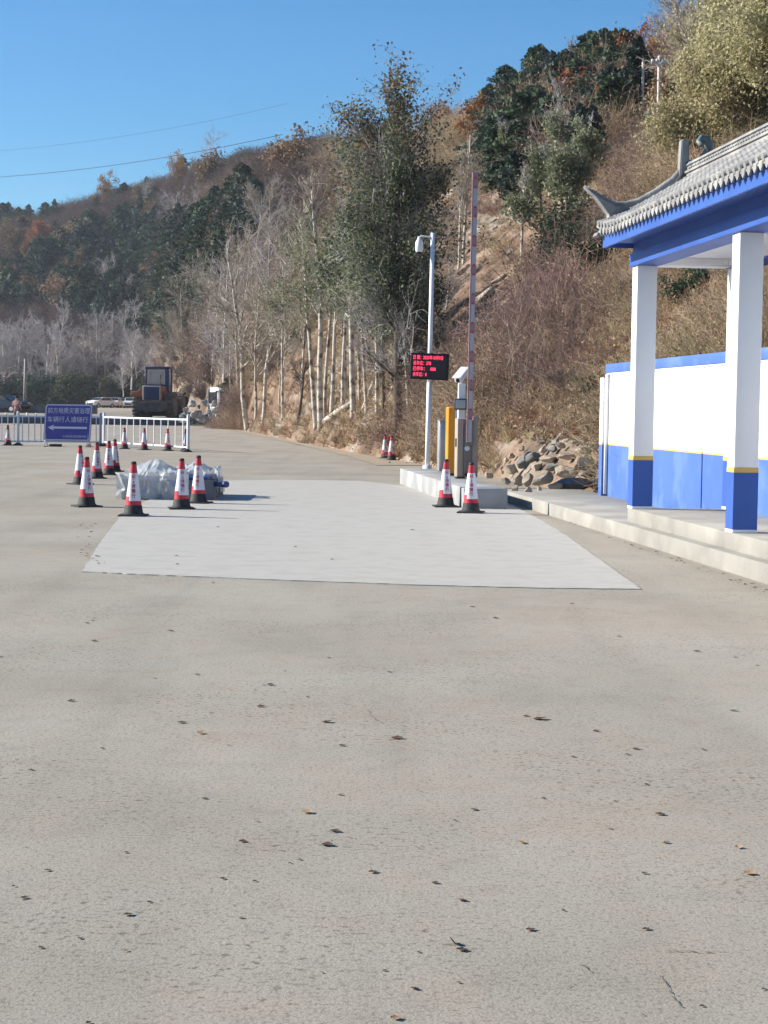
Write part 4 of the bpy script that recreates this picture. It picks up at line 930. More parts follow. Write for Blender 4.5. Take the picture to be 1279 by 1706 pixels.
# tall pole with display
pl = W(711.5, 777, 36.2); pl.z = 0; tp = W(721, 388, 36.2)
pole = empty('camera_pole', pl, 0, 'tall white pole with a dome camera on a side arm and a red text display', 'camera pole')
lx = (tp.x-pl.x); Hh = tp.z
m = MB(); m.tube([(0, 0, 0), (lx*.40, 0, Hh*.40)], .052, 14); m.tube([(lx*.40, 0, Hh*.40), (lx*.5, 0, Hh*.5), (lx, 0, Hh)], [.047, .047, .043], 14); m.tube([(lx*.49, 0, Hh*.49), (lx*.50, 0, Hh*.50)], [.075, .06], 14)
m.cyl((0, 0, 0), (0, 0, .31), .09, n=14)
m.build('pole', wht, pole)
m = MB(); m.tube([(lx, 0, Hh-.08), (lx-.24, -.03, Hh-.07), (lx-.27, -.03, Hh-.10)], .017, 8); m.build('side_arm', wht, pole)
m = MB(); m.lathe([(.03, .06), (.045, .0), (.075, -.05), (.08, -.17), (.07, -.23), (.045, -.275), (.001, -.285)], 20, Matrix.Translation((lx-.27, -.03, Hh-.14))); dm = m.build('dome_camera', wht, pole)
m = MB(); m.lathe([(.06, -.245), (.045, -.283), (.001, -.297)], 16, Matrix.Translation((lx-.27, -.035, Hh-.14)), cap=False); m.build('dome_glass', blk, dm)
s0 = W(683.5, 633, 36.0); s1 = W(748, 588, 36.0); cx = (s0.x+s1.x)/2-pl.x; cz = (s0.z+s1.z)/2; wd = s1.x-s0.x; hg = s1.z-s0.z-.02
scr_m = mat('display_face', (.035, .028, .035), .5)
disp = MB().box(-wd/2, wd/2, -.06, .06, -hg/2, hg/2, bev=.008).build('display', blk, pole); disp.location = (cx, -.12, cz); disp.rotation_euler = (0, R(1.6), 0)
MB().box(-wd/2+.03, wd/2-.05, -.063, -.0605, -hg/2+.03, hg/2-.03).build('screen', scr_m, disp)
led = mat('red_display_letters', (.5, .01, .03), .5, emit=(1, .05, .12), estr=1.3)
for k, (tx, wd_) in enumerate([('日 期：2023年10月9日', .60), ('总车位：278', .36), ('已停车：   088', .46), ('余车位：0', .28)]):
    text_part('writing', tx, .11, led, disp, (-wd/2+.05, -.0645, hg/2-.13-k*.112), (R(90), 0, 0), width=wd_*wd/.78, height=.085)
text_part('writing', '总已余', .11, led, disp, (-wd/2+.05, -.0655, hg/2-.13-.112*3), (R(90), 0, 0), width=.17, height=.30) if False else None

# ------------------------------------------------------------------ traffic cones
c_wht = mat('reflective_white', (.68, .69, .73), .4, c2=(.60, .60, .65), scale=9); c_red = mat('cone_red', (.50, .035, .05), .45, c2=(.42, .03, .05), scale=7); c_blk = mat('cone_black_rubber', (.02, .02, .022), .7, c2=(.04, .04, .04), scale=12)
c_txt = mat('cone_letters_red', (.42, .05, .10), .5)
def rc(z): return .118+(.030-.118)*(z-.03)/.67
def make_cone():
    r = empty('traffic_cone', (0, 0, 0)); M_ = MB()
    M_.box(-.18, .18, -.18, .18, 0, .022, bev=.01); M_.lathe([(.15, .02), (.135, .034), (rc(.04)+.006, .045), (rc(.135)+.004, .135), (rc(.14), .14)], 32); M_.build('rubber_base', c_blk, r)
    def band(name, z0, z1, m, off=.0, a0=None, a1=None):
        b = MB(); n = 32; A = []
        angs = [2*math.pi*i/n for i in range(n+1)] if a0 is None else list(np.linspace(a0, a1, 12))
        ring = [[b.bm.verts.new((math.cos(t)*(rc(z)+off), math.sin(t)*(rc(z)+off), z)) for t in angs] for z in (z0, z1)]
        for i in range(len(angs)-1): f = b.bm.faces.new((ring[0][i], ring[0][i+1], ring[1][i+1], ring[1][i])); f.smooth = True
        if a0 is None: bmesh.ops.remove_doubles(b.bm, verts=b.bm.verts, dist=1e-5)
        return b.build(name, m, r)
    band('lower_red_band', .135, .195, c_red); band('upper_red_band', .55, .665, c_red)
    sl_ = band('white_sleeve', .195, .55, c_wht, .0015)
    band('red_patch', .195, .25, c_red, .003, R(170), R(238)).parent = sl_
    M_ = MB(); M_.lathe([(rc(.66), .66), (rc(.66)+.003, .665), (rc(.7)+.002, .695), (.022, .70)], 20); M_.build('black_tip', c_blk, r)
    tm = []; V = []
    me = text_mesh('前方请慢行', .062, .0012)
    # stack the characters vertically and wrap them on the cone
    xs = [v.co.x for v in me.vertices]; x0 = min(xs); pitch = (max(xs)-x0)/4.93
    for v in me.vertices:
        k = min(4, int((v.co.x-x0+.001)/pitch)); cx_ = v.co.x-x0-(k+.5)*pitch; z = .49-k*.062+v.co.y*.9
        rr_ = rc(z)+.004; an = R(-90+8)+cx_*.9/rr_; v.co = (math.cos(an)*rr_, math.sin(an)*rr_, z)
    me.materials.clear(); me.materials.append(c_txt); o = bpy.data.objects.new('writing', me); col.objects.link(o); o.parent = sl_
    return r
cone0 = make_cone(); used = [False]
CN = [(222, 860, 91, 0, 'nearest traffic cone on the left corner of the pale concrete slab'), (302, 848, 85, .2, 'traffic cone on the slab in front of the plastic wrapped block'),
      (330, 838, 80, -.2, 'traffic cone at the right end of the plastic wrapped block'), (144, 847, 82, .5, 'front traffic cone of the left group, standing on the asphalt'),
      (133, 811, 63, .8, 'traffic cone directly behind the front one of the left group'), (161, 797, 60, .3, 'traffic cone in the middle of the left group'),
      (181, 791, 57, -.1, 'second traffic cone from the back in the left group'), (191, 786, 54, .9, 'rearmost traffic cone of the left group'),
      (742, 847, 79, .1, 'left traffic cone of the pair before the barrier island'), (784, 856, 84, -.15, 'right traffic cone of the pair before the barrier island'),
      (13, 738, 36, .3, 'traffic cone in front of the railing at the left edge of the photo'), (207, 747, 36, .2, 'leftmost of four traffic cones along the slanting railing'),
      (240, 750, 36, .7, 'second from left of four traffic cones along the slanting railing'), (279, 752, 36, .4, 'third from left of four traffic cones along the slanting railing'),
      (309, 753, 36, .1, 'rightmost of four traffic cones along the slanting railing'), (641, 764, 40, .2, 'left traffic cone of the two at the foot of the bank near the dark trunk'),
      (652, 767, 42, .6, 'right traffic cone of the two at the foot of the bank near the dark trunk'), (148, 743, 13, .0, 'low red and white cone half hidden behind the right leg of the blue sign')]
for i, (x, y, h, a, lb) in enumerate(CN):
    d = .70*FPX/h if h > 20 else 61.5
    if x in (641, 652): d = G(x, y).y-.2
    o = cone0 if i == 0 else copy_tree(cone0); u, _ = uv(x, y); d = (d+G(x, y).y)/2 if h > 20 else d
    on = 222 <= x <= 331 or x in (742, 784)
    o.location = (u*d, d, .008 if on else float(gz(u*d, d))); o.rotation_euler = (0, 0, a); tag(o, lb, 'traffic cone', 'red and white traffic cones')
    if h < 20: o.scale = (.6, .6, .5)

# ------------------------------------------------------------------ plastic wrapped block
bb = G(196, 832); br_ = G(352, 829); wb = (br_-bb).length
blkr = empty('wrapped_block', bb, 0, 'low concrete block coloured dark for its shaded front, wrapped in crumpled clear plastic sheet on the slab', 'wrapped block')
dk = mat('shade_toned_block', (.13, .13, .15), .8, c2=(.19, .19, .20), scale=4, bump=.3)  # dark grey carries the shade of the block's front in its colour
m = MB(); m.box(.05, wb-.20, .05, 1.9, 0, .30, bev=.012); m.build('block', dk, blkr)
m = MB(); m.box(.85, wb-.28, .15, 1.6, .302, .35, bev=.006); m.build('board', mat('navy_board', (.05, .08, .2), .5), blkr)
m = MB(); m.cyl((wb-.20, .3, .24), (wb-.04, .3, .24), .04, n=12); m.cyl((wb-.04, .3, .24), (wb, .25, .24), .05, n=12); m.build('pipe_stub', mat('navy_board', (.05, .08, .2), .5), blkr)
def drape(name, x0, x1, y0, y1, top, seed, bulge, m_):
    nxg, nyg = 90, 90; U_, V_g = np.meshgrid(np.linspace(0, 1, nxg), np.linspace(-.35, 1.05, nyg))
    X = x0+(x1-x0)*U_; front = V_g < 0
    Yv = np.where(front, y0-.02-.06*np.abs(V_g)*(1+np.sin(U_*23+V_g*9)*.7), y0+(y1-y0)*np.clip(V_g, 0, 1))
    Z = np.where(front, top+V_g*top/.33, top+.0)
    n1 = fbm(U_*4+seed, V_g*3, 2, seed); n2 = .5-np.abs(vnoise(U_*7+V_g*4, V_g*5-U_*3, seed+3)-.5)*2; n3 = .5-np.abs(vnoise(U_*12-V_g*5+n1*6, V_g*7+U_*2, seed+7)-.5)*2
    b = bulge*np.exp(-((U_-.45)/.22)**2-((V_g-.35)/.25)**2)
    Z = Z+np.where(front, 0, b)+n1*.14*np.clip(Z*4, 0, 1)+n2*.06*np.clip(V_g+.3, 0, 1)+n3*.035; Z = np.maximum(Z, .012)
    edge = np.clip((np.abs(U_-.5)-.42)/.08, 0, 1); Z = np.where(~front, Z-edge*top*.9, Z)
    Yv = Yv+np.where(front, -np.abs(n1)*.25-n2*.07-n3*.05, n1*.05); Z = np.maximum(Z, .012)
    X = X+n1*.08
    idx = np.arange(X.size).reshape(X.shape); F = np.stack([idx[:-1, :-1], idx[:-1, 1:], idx[1:, 1:], idx[1:, :-1]], -1).reshape(-1, 4)
    return npmesh(name, np.stack([X, Yv, Z], -1).reshape(-1, 3), F, [m_], smooth=True, parent=blkr)
pls = mat('crumpled_plastic', (.72, .76, .78), .25, c2=(.60, .64, .65), scale=5, lo=.3, hi=.7, spec=.6, alpha=.5, bump=.5, bscale=5)
drape('plastic_sheet', -.03, wb*.66, .04, 1.6, .40, 3, .15, pls)
drape('plastic_sheet', wb*.42, wb*.90, .9, 1.7, .42, 8, .08, pls)

# ------------------------------------------------------------------ railings
rail_w = mat('railing_white', (.68, .72, .78), .45, c2=(.60, .64, .70), scale=3); foot_m = c_blk; post_b = mat('railing_post_shade_grey', (.30, .34, .45), .45)  # blue-grey post tone is shade put into the colour of a pale post
def railing(a, b, label, nb, pm=rail_w, first=True):
    a = Vector((a.x, a.y, 0)); b = Vector((b.x, b.y, 0)); r = empty('railing_panel', a, math.atan2(b.y-a.y, b.x-a.x), label, 'railing', 'white railing panels across the road'); L = (b-a).length
    m = MB(); m.box(.04, L-.04, -.02, .02, .98, 1.04, bev=.006); m.box(.04, L-.04, -.02, .02, .12, .17, bev=.006)
    m.build('rail', rail_w, r)
    m = MB()
    for k in range(nb): x = (k+.7)*L/(nb+.4); m.box(x-.016, x+.016, -.012, .012, .17, .98)
    br = m.build('balusters', rail_w, r)
    for k, x in enumerate((0, L)):
        if k == 1 and not first: continue
        m = MB(); m.box(x-.04, x+.04, -.04, .04, .05, 1.12, bev=.008); m.lathe([(.05, 1.12), (.055, 1.14), (.03, 1.17), (.001, 1.18)], 12, Matrix.Translation((x, 0, 0))); p = m.build('post', pm if k else rail_w, r)
        m = MB(); m.lathe([(.17, 0), (.17, .03), (.09, .07), (.06, .10)], 16, Matrix.Translation((x, -.05, 0))); m.build('rubber_foot', foot_m, p)
    return r
railing(G(-107, 741), G(30, 742), 'white railing panel running out of the photo at the left edge', 13, first=False)
railing(G(30, 742), G(167, 743.5), 'white railing panel behind the blue detour sign', 13, pm=post_b)
railing(G(173, 743), G(313, 753), 'white railing panel slanting toward the camera behind four cones', 12)
# ------------------------------------------------------------------ detour sign
sa = G(76, 744); sb = G(146, 745); L = (sb-sa).length
sg = empty('detour_sign', sa, math.atan2(sb.y-sa.y, sb.x-sa.x), 'blue detour sign with white Chinese text and a left arrow on a steel stand', 'road sign')
sblue = mat('sign_blue_film', (.06, .055, .30), .45, c2=(.075, .07, .34), scale=2); swht = mat('sign_white_film', (.62, .64, .74), .4); stl = mat('galvanised_tube', (.45, .46, .5), .5, metal=.3)
sh = Matrix(((1, 0, .055, 0), (0, 1, .04, 0), (0, 0, 1, 0), (0, 0, 0, 1)))   # the board leans a little
bw, bh, z0 = 1.60, 1.25, .20
def rrect(x0, x1, z0_, z1, r, n=6):
    P = []
    for cx_, cz_, a0 in ((x1-r, z1-r, 0), (x0+r, z1-r, 90), (x0+r, z0_+r, 180), (x1-r, z0_+r, 270)):
        for k in range(n+1): a = R(a0+90*k/n); P.append((cx_+r*math.cos(a), cz_+r*math.sin(a)))
    return P
m = MB(); m.prism(rrect(-.1, -.1+bw, z0, z0+bh, .1), -.02, .02, 'XZ', M=sh); pnl = m.build('panel', sblue, sg)
m = MB(); o_ = rrect(-.085, -.115+bw, z0+.015, z0+bh-.015, .09); i_ = rrect(-.085+.035, -.115+bw-.035, z0+.05, z0+bh-.05, .065)
A = [m.bm.verts.new(sh @ Vector((x, -.0235, z))) for x, z in o_]; B = [m.bm.verts.new(sh @ Vector((x, -.0235, z))) for x, z in i_]
for k in range(len(A)): m.bm.faces.new((A[k], A[(k+1) % len(A)], B[(k+1) % len(A)], B[k]))
m.build('border', swht, pnl)
def stext(tx, x, z, w_, h_, b=.006):
    o = text_part('writing', tx, .2, swht, pnl, (0, 0, 0), (0, 0, 0), width=w_, height=h_, bold=0)
    for v in o.data.vertices: v.co = sh @ Vector((x+v.co.x, -.0245, z+v.co.y))
stext('前方地质灾害治理', .0, z0+.93, 1.42, .20); stext('车辆行人请绕行', -.0, z0+.63, 1.38, .20)
stext('五台县地质灾害治理指挥部', .55, z0+.12, .80, .075, .002)
m = MB(); zc = z0+.45; ar = [(.02, zc), (.24, zc+.1), (.21, zc+.035), (1.36, zc+.035), (1.36, zc-.035), (.21, zc-.035), (.24, zc-.1)]
m.bm.faces.new([m.bm.verts.new(sh @ Vector((x, -.0245, z))) for x, z in ar]); m.build('arrow', swht, pnl)
for x in (-.02, bw-.18):
    m = MB(); m.tube([(x, -.18, .01), (x+.005, .0, .22), (x+.06, .07, 1.3)], .018, 8); m.tube([(x, .02, .25), (x+.02, .38, .01)], .016, 8); m.tube([(x, -.2, .015), (x+.02, .4, .015)], .016, 8); m.build('leg', stl, sg)
m = MB(); m.tube([(-.02, .03, .2), (bw-.18, .03, .2)], .016, 8); m.build('crossbar', stl, sg)
m = MB(); m.box(.02, .42, -.1, .22, .0, .09, bev=.03); o = m.build('sandbag', c_blk); o.location = sa+Vector((.08, .1, 0)); tag(o, 'black ballast bag at the left foot of the blue detour sign', 'ballast bag')

# ------------------------------------------------------------------ wheel loader
def loader():
    d = 118.; u, _ = uv(257, 690); X0 = u*d; Z0 = float(gz(X0, d)); r = empty('wheel_loader', (X0, d, Z0), R(-3), 'wheel loader seen from behind with a dark blue cab and dusty tyres', 'wheel loader')
    ty = mat('dusty_tyre', (.17, .155, .13), .95, c2=(.10, .09, .08), scale=3, bump=.8, bscale=7); ob = mat('worn_orange_paint', (.34, .13, .06), .6, c2=(.22, .10, .06), scale=3); nv = mat('navy_cab_paint', (.03, .05, .13), .5); wp = mat('worn_white_paint', (.5, .47, .45), .6); dkm = mat('dark_machine_metal', (.075, .068, .07), .7, c2=(.13, .115, .10), scale=3); gl = mat('cab_glass', (.45, .5, .5), .1, alpha=.45)
    for x in (-1.10, 1.10):
        for y in (0.2, 3.3):
            m = MB(); pr = [(.45, -.3), (.72, -.29), (.80, -.2), (.82, 0), (.80, .2), (.72, .29), (.45, .3)]
            m.lathe(pr, 32, Matrix.Translation((x, y, .80)) @ Matrix.Rotation(R(90), 4, 'Y'))
            for k in range(20):
                a = 2*math.pi*k/20
                m.box(-.29, .29, -.05, .05, .79, .86, M=Matrix.Translation((x, y, .80)) @ Matrix.Rotation(a, 4, 'X') @ Matrix.Rotation(.35, 4, 'Z'))
            w_ = m.build('wheel', ty, r)
            m = MB(); m.lathe([(.001, -.12), (.2, -.12), (.4, -.25), (.45, -.28), (.45, .28), (.4, .25), (.2, .12), (.001, .12)], 24, Matrix.Translation((x, y, .80)) @ Matrix.Rotation(R(90), 4, 'Y'), cap=False); m.build('rim', ob, w_)
    m = MB(); m.box(-.62, .62, -1.0, 1.2, 1.15, 2.08, bev=.08); h = m.build('engine_hood', ob, r)
    m = MB(); m.box(-.50, .50, -1.03, -1.0, 1.2, 2.0, bev=.02); 
    for k in range(7): m.box(-.46, .46, -1.06, -1.03, 1.26+k*.10, 1.30+k*.10, bev=.008)
    m.build('grille', nv, h)
    m = MB(); m.box(-.60, -.51, -1.05, -.99, 1.15, 2.05, bev=.015); m.box(-.6, .6, -1.05, -.99, 2.02, 2.09, bev=.015); m.box(.51, .56, -1.05, -.99, 1.15, 2.0, bev=.01); m.build('hood_frame', wp, h)
    m = MB(); m.prism([(-1.0, .55), (-.95, 1.12), (.95, 1.12), (1.0, .55), (.8, .4), (-.8, .4)], -1.25, -.6, 'XZ', bev=.04); m.box(-.85, .85, -1.29, -1.25, .92, 1.0, bev=.01); m.cyl((0, -1.25, .68), (0, -1.30, .68), .07); m.build('counterweight', dkm, r)
    for s in (-1, 1):
        m = MB(); m.box(s*1.1-.38, s*1.1+.38, -.45, .95, 1.66, 1.72, bev=.02); m.box(s*1.1-.38, s*1.1+.38, -.50, -.44, 1.35, 1.70, bev=.02, M=None); m.build('fender', ob if s < 0 else dkm, r)
        m = MB(); m.box(s*.85-.09, s*.85+.09, -.75, -.6, 1.62, 1.78, bev=.02); m.build('tail_light', mat('tail_light_red', (.35, .03, .03), .3), r)
    m = MB()
    for x in (-.72, .72):
        for y in (1.0, 2.3): m.box(x-.05, x+.05, y-.05, y+.05, 1.7, 3.25, bev=.01)
    m.box(-.72, .72, .96, 1.04, 1.7, 2.2); m.box(-.82, .82, .85, 2.45, 3.22, 3.38, bev=.04); m.box(-.72, -.66, 1.0, 2.3, 1.7, 2.3); m.box(.66, .72, 1.0, 2.3, 1.7, 2.3); m.box(-.7, .7, 2.26, 2.34, 1.7, 2.3); m.box(.52, .78, .94, 1.0, 1.72, 3.2, bev=.01)
    cb = m.build('cab', nv, r)
    m = MB(); m.box(-.66, .5, .985, 1.0, 2.2, 3.2); m.box(-.67, .67, 2.29, 2.30, 2.3, 3.2); m.build('window', gl, cb)
    m = MB(); m.box(-.66, -.60, .95, .984, 2.2, 3.15); m.box(.44, .5, .95, .984, 2.2, 3.15); m.box(-.6, .44, .95, .984, 3.09, 3.15); m.build('window_frame', wp, cb)
    m = MB(); m.box(.84, .90, .9, 1.0, 2.2, 3.0, bev=.01); m.box(.78, .85, .93, .97, 2.9, 2.94); m.build('mirror', wp, cb)
    m = MB(); m.box(-.25, .25, 1.5, 1.7, 1.9, 2.7, bev=.06); m.build('seat', dkm, cb)
    m = MB(); m.tube([(.35, .2, 2.05), (.35, .2, 2.75), (.35, .1, 2.85)], .05, 8); m.build('exhaust', dkm, r)
    m = MB(); m.box(-.45, .45, 1.2, 4.0, .6, 1.15, bev=.05); m.build('frame', dkm, r)
    m = MB(); m.prism([(4.2, .1), (5.2, .1), (5.3, .2), (4.6, .35), (4.35, .8), (4.5, 1.25), (4.2, 1.2), (4.05, .7)], -1.45, 1.45, 'YZ'); m.build('bucket', dkm, r)
    for x in (-.5, .5): m = MB(); m.tube([(x, 2.4, 1.5), (x, 3.5, 1.3), (x, 4.2, .8)], .12, 8); m.build('lift_arm', ob, r)
loader()
# low retaining wall in front of the upper yard
m = MB()
m.box(-70, STEPX+.05, 114.85, 115.12, -.2, .72, bev=.01)
tag(m.build('retaining_wall', mat('shade_toned_retaining_wall', (.10, .11, .15), .9, c2=(.07, .08, .11), scale=1.5)), 'low retaining wall coloured dark for its shaded face behind the railings at the edge of the upper yard', 'wall')  # navy tone paints in the shade on the wall's front face
m = MB(); m.box(-60, -24, 150, 150.3, float(gz(-40, 150))-.1, float(gz(-40, 150))+.62)
tag(m.build('stone_wall', mat('brown_grey_wall', (.17, .145, .135), .95, c2=(.24, .21, .2), scale=1.2)), 'low brown grey wall behind the wooden pole on the far side of the yard', 'wall')
# white marker stones
for i, (x, y) in enumerate([(10, 677), (45, 676), (60, 676)]):
    d = 128; o = rock(500+i, .12, .12, .11, wht, 'marker_stone', .1); col.objects.link(o); u, v = uv(x, y); o.location = (u*d, d, float(gz(u*d, d))+.08); tag(o, ['white painted stone left of the person at the railing', 'white painted stone right of the wooden pole', 'white painted stone left of the blue sign top'][i], 'stone')

# ------------------------------------------------------------------ far vehicles
glass = mat('car_glass', (.02, .025, .03), .1, spec=.8); tyre = mat('car_tyre', (.02, .02, .02), .9); lampm = mat('headlight_glass', (.6, .6, .6), .15)
def car(px, py, d, rz, paint, label, kind='car'):
    u, _ = uv(px, py); X0 = u*d; r = empty('parked_'+kind, (X0, d, float(gz(X0, d))), rz, label, kind, 'vehicles parked in the far yard')
    if kind == 'car':
        L, Wd_, side = 4.3, .86, [(-2.15, .35), (-2.18, .75), (-1.9, .95), (-1.15, 1.0), (-.55, 1.42), (.9, 1.45), (1.6, 1.02), (2.1, .95), (2.18, .6), (2.1, .33)]
        win = [(-1.0, 1.02), (-.52, 1.36), (.85, 1.38), (1.4, 1.03)]; wr = .32; wy = (-1.35, 1.35)
    else:
        L, Wd_, side = 5.2, .95, [(-2.6, .4), (-2.65, .95), (-2.3, 1.25), (-1.7, 2.2), (-1.3, 2.4), (2.4, 2.4), (2.6, 2.2), (2.6, .4)]
        win = [(-1.6, 1.35), (-1.5, 2.1), (2.2, 2.1), (2.3, 1.35)]; wr = .36; wy = (-1.75, 1.6)
    m = MB(); m.prism(side, -Wd_, Wd_, 'YZ', bev=.07); body = m.build('body', paint, r)
    m = MB(); m.prism(win, -Wd_-.005, Wd_+.005, 'YZ'); m.build('side_window', glass, body)
    m = MB()
    if kind == 'car': m.box(-.7, .7, -.36, -.34, -.30, .30, M=Matrix.Translation((0, -.84, 1.25)) @ Matrix.Rotation(R(-55), 4, 'X') @ Matrix.Translation((0, .33, -.06)))
    else: m.box(-.85, .85, -.02, .02, -.46, .46, bev=.01, M=Matrix.Translation((0, -2.03, 1.74)) @ Matrix.Rotation(R(-32), 4, 'X'))
    m.build('windscreen', glass, body)
    m = MB(); m.box(-.6, .6, -L/2-.06, -L/2+.1, .42, .68, bev=.02); m.build('grille', glass, body)
    for s in (-1, 1):
        m = MB(); m.box(s*.68-.14, s*.68+.14, -L/2-.04, -L/2+.2, .72, .86, bev=.02); m.build('headlight', lampm, r)
        for y in wy:
            m = MB(); m.cyl((s*(Wd_-.2), y, wr), (s*(Wd_+.01), y, wr), wr, n=18); w_ = m.build('wheel', tyre, r)
            m = MB(); m.cyl((s*(Wd_+.008), y, wr), (s*(Wd_+.02), y, wr), wr*.55, n=14); m.build('rim', lampm, w_)
    return r
pw = mat('white_car_paint', (.75, .76, .78), .3); pdk = mat('dark_blue_car_paint', (.03, .045, .08), .3); psl = mat('light_blue_car_paint', (.35, .42, .52), .3)
car(168, 670, 250, R(-35), pw, 'white car just right of the blue sign in the far yard')
car(190, 671, 255, R(0), pw, 'white car with its dark windscreen facing us, second from the blue sign')
car(206, 668, 270, R(10), psl, 'pale grey car half hidden between the white cars in the far yard')
car(219, 668, 245, R(0), pw, 'white car just left of the wheel loader cab')
car(4, 675, 150, R(70), pdk, 'dark blue car at the left edge of the photo')
car(349, 672, 190, R(12), psl, 'pale blue car left of the white minibus')
car(320, 672, 175, R(-80), pdk, 'dark car behind the rubble heap')
car(380, 668, 117, R(14), pw, 'white minibus half hidden behind the brush at the left end of the bank', 'minibus')

# ------------------------------------------------------------------ people
def person(px, d, H_, rz, jacket, trousers, label, carry=False):
    u, _ = uv(px, 690); X0 = u*d; z = float(gz(X0, d)); s = H_/1.75
    J = {'pelvis': (0, 0, .95), 'waist': (0, 0, 1.08), 'chest': (0, -.01, 1.33), 'neck': (0, .0, 1.50), 'nk2': (0, -.01, 1.56), 'hips': (0, 0, .92)}
    V = []; E = []; Rr = []
    def v(p, r, pa=None):
        V.append(tuple(c*s for c in p)); Rr.append((r[0]*s, r[1]*s) if isinstance(r, tuple) else (r*s, r*s))
        if pa is not None: E.append((pa, len(V)-1))
        return len(V)-1
    pel = v((0, 0, .95), (.15, .11)); wa = v((0, 0, 1.10), (.14, .105), pel); ch = v((0, -.01, 1.34), (.17, .12), wa); nk = v((0, -.01, 1.48), (.065, .06), ch); hd0 = v((0, -.02, 1.57), (.06, .065), nk)
    hd1 = v((0, -.03, 1.65), (.082, .095), hd0); v((0, -.025, 1.715), (.065, .08), hd1)
    for sd in (-1, 1):
        hp = v((sd*.09, 0, .87), .095, pel); kn = v((sd*.11, -.04+.05*sd, .48), .062, hp); an = v((sd*.11, .03+.1*sd, .09), .042, kn); v((sd*.12, -.12+.1*sd, .04), .04, an)
        sh_ = v((sd*.18, 0, 1.40), .07, ch); el = v((sd*.25, .03, 1.13), .05, sh_); hx = (sd*.23, -.16, .95) if not carry or sd > 0 else (sd*.22, -.25, 1.2)
        wr_ = v(hx, .034, el); v((hx[0], hx[1]-.05, hx[2]-.06), .035, wr_)
    me = bpy.data.meshes.new('person'); me.from_pydata(V, E, []); tmp = bpy.data.objects.new('person_tmp', me); col.objects.link(tmp)
    md = tmp.modifiers.new('skin', 'SKIN'); md.use_smooth_shade = True
    for k, sv_ in enumerate(me.skin_vertices[0].data): sv_.radius = Rr[k]
    me.skin_vertices[0].data[0].use_root = True
    ss = tmp.modifiers.new('sub', 'SUBSURF'); ss.levels = 2; ss.render_levels = 2
    dg = bpy.context.evaluated_depsgraph_get(); dg.update(); me2 = bpy.data.meshes.new_from_object(tmp.evaluated_get(dg)); bpy.data.objects.remove(tmp)
    skin = mat('skin', (.45, .27, .19), .6); hair = mat('black_hair', (.02, .017, .015), .7); shoe = mat('dark_shoes', (.03, .03, .03), .6)
    me2.materials.clear()
    for k in (jacket, trousers, skin, shoe): me2.materials.append(k)
    for p in me2.polygons:
        c = p.center/s; p.material_index = 3 if c.z < .10 else 1 if c.z < .93 and abs(c.x) < .21 else 2 if (c.z > 1.515 or (abs(c.x) > .19 and (c.z < .94 or c.y < -.24))) else 0
    o = bpy.data.objects.new('person', me2); col.objects.link(o); o.location = (X0, d, z); o.rotation_euler = (0, 0, rz); tag(o, label, 'person')
    m = MB(); m.lathe([(.001, 1.775), (.05, 1.765), (.085, 1.72), (.094, 1.67), (.085, 1.62)], 16, Matrix.Translation((0, -.012*s, -.0)) , cap=False)
    for v_ in m.bm.verts: v_.co = Vector((v_.co.x*s, v_.co.y*s*1.12+.01, v_.co.z*s))
    m.build('hair', hair, o)
    return o
person(27, 104, 1.72, R(160), mat('maroon_jacket', (.26, .09, .09), .8, c2=(.40, .28, .27), scale=9), mat('grey_trousers', (.16, .16, .18), .8), 'person in a reddish jacket standing behind the railing by its first post')
person(307, 122, 1.70, R(200), mat('navy_jacket', (.03, .045, .08), .8), mat('black_trousers', (.02, .022, .03), .8), 'person in dark clothes standing between the wheel loader and the rubble heap')

# ------------------------------------------------------------------ utility poles and wires
def upole(px, pyb, pyt, d, r, label, arms=(), group=None, m_=None):
    b = W(px, pyb, d); t = W(px+ (pyb-pyt)*.014, pyt, d); rt = empty('utility_pole', b, 0, label, 'utility pole', group)
    m = MB(); m.tube([(0, 0, -.4), (t.x-b.x, 0, t.z-b.z)], [r, r*.75], 10); m.build('pole', m_ or mat('concrete_pole', (.62, .58, .52), .9, c2=(.5, .46, .42), scale=2), rt)
    for k, (fz, hw) in enumerate(arms):
        z = (t.z-b.z)*fz; m = MB(); sf = d/110; m.box(-hw*sf, hw*sf, -.05*sf, .05*sf, z-.05*sf, z+.05*sf); am = m.build('crossarm', stl, rt)
        for q in (-.9, -.35, .35, .9):
            m = MB(); m.lathe([(.05*sf, 0), (.09*sf, .05*sf), (.05*sf, .09*sf), (.09*sf, .13*sf), (.04*sf, .18*sf), (.001, .2*sf)], 10, Matrix.Translation((q*hw*sf, 0, z+.05*sf))); m.build('insulator', wht, am)
    return rt
hp = hit(1070, 195); d1 = hp.y if hp else 95
upole(1070, 190, 97, d1-3, 2.7*(d1-3)/FPX, 'plain concrete utility pole on the upper slope, left of the one with insulators')
hp = hit(1096, 240); d2 = hp.y if hp else 90
tr = upole(1096, 240, 93, d2-4, 3.2*(d2-4)/FPX, 'concrete utility pole on the upper slope carrying a crossarm with white insulators', arms=((.33, .9), (.92, .5)))
q = (d2-4)/110; m = MB(); m.box(-.75*q, .9*q, -.3*q, .3*q, .05*q, .16*q); m.box(-.5*q, .5*q, -.25*q, .25*q, .16*q, .55*q, bev=.03); m.build('transformer', dkm_ := mat('dark_machine_metal', (.045, .042, .05), .7), tr)
upole(41, 672, 598, 150, .14, 'weathered wooden pole standing behind the left railing', m_=mat('weathered_pole', (.38, .35, .32), .9, c2=(.3, .27, .25), scale=3))
wire = mat('wire_black', (.02, .02, .025), .6)
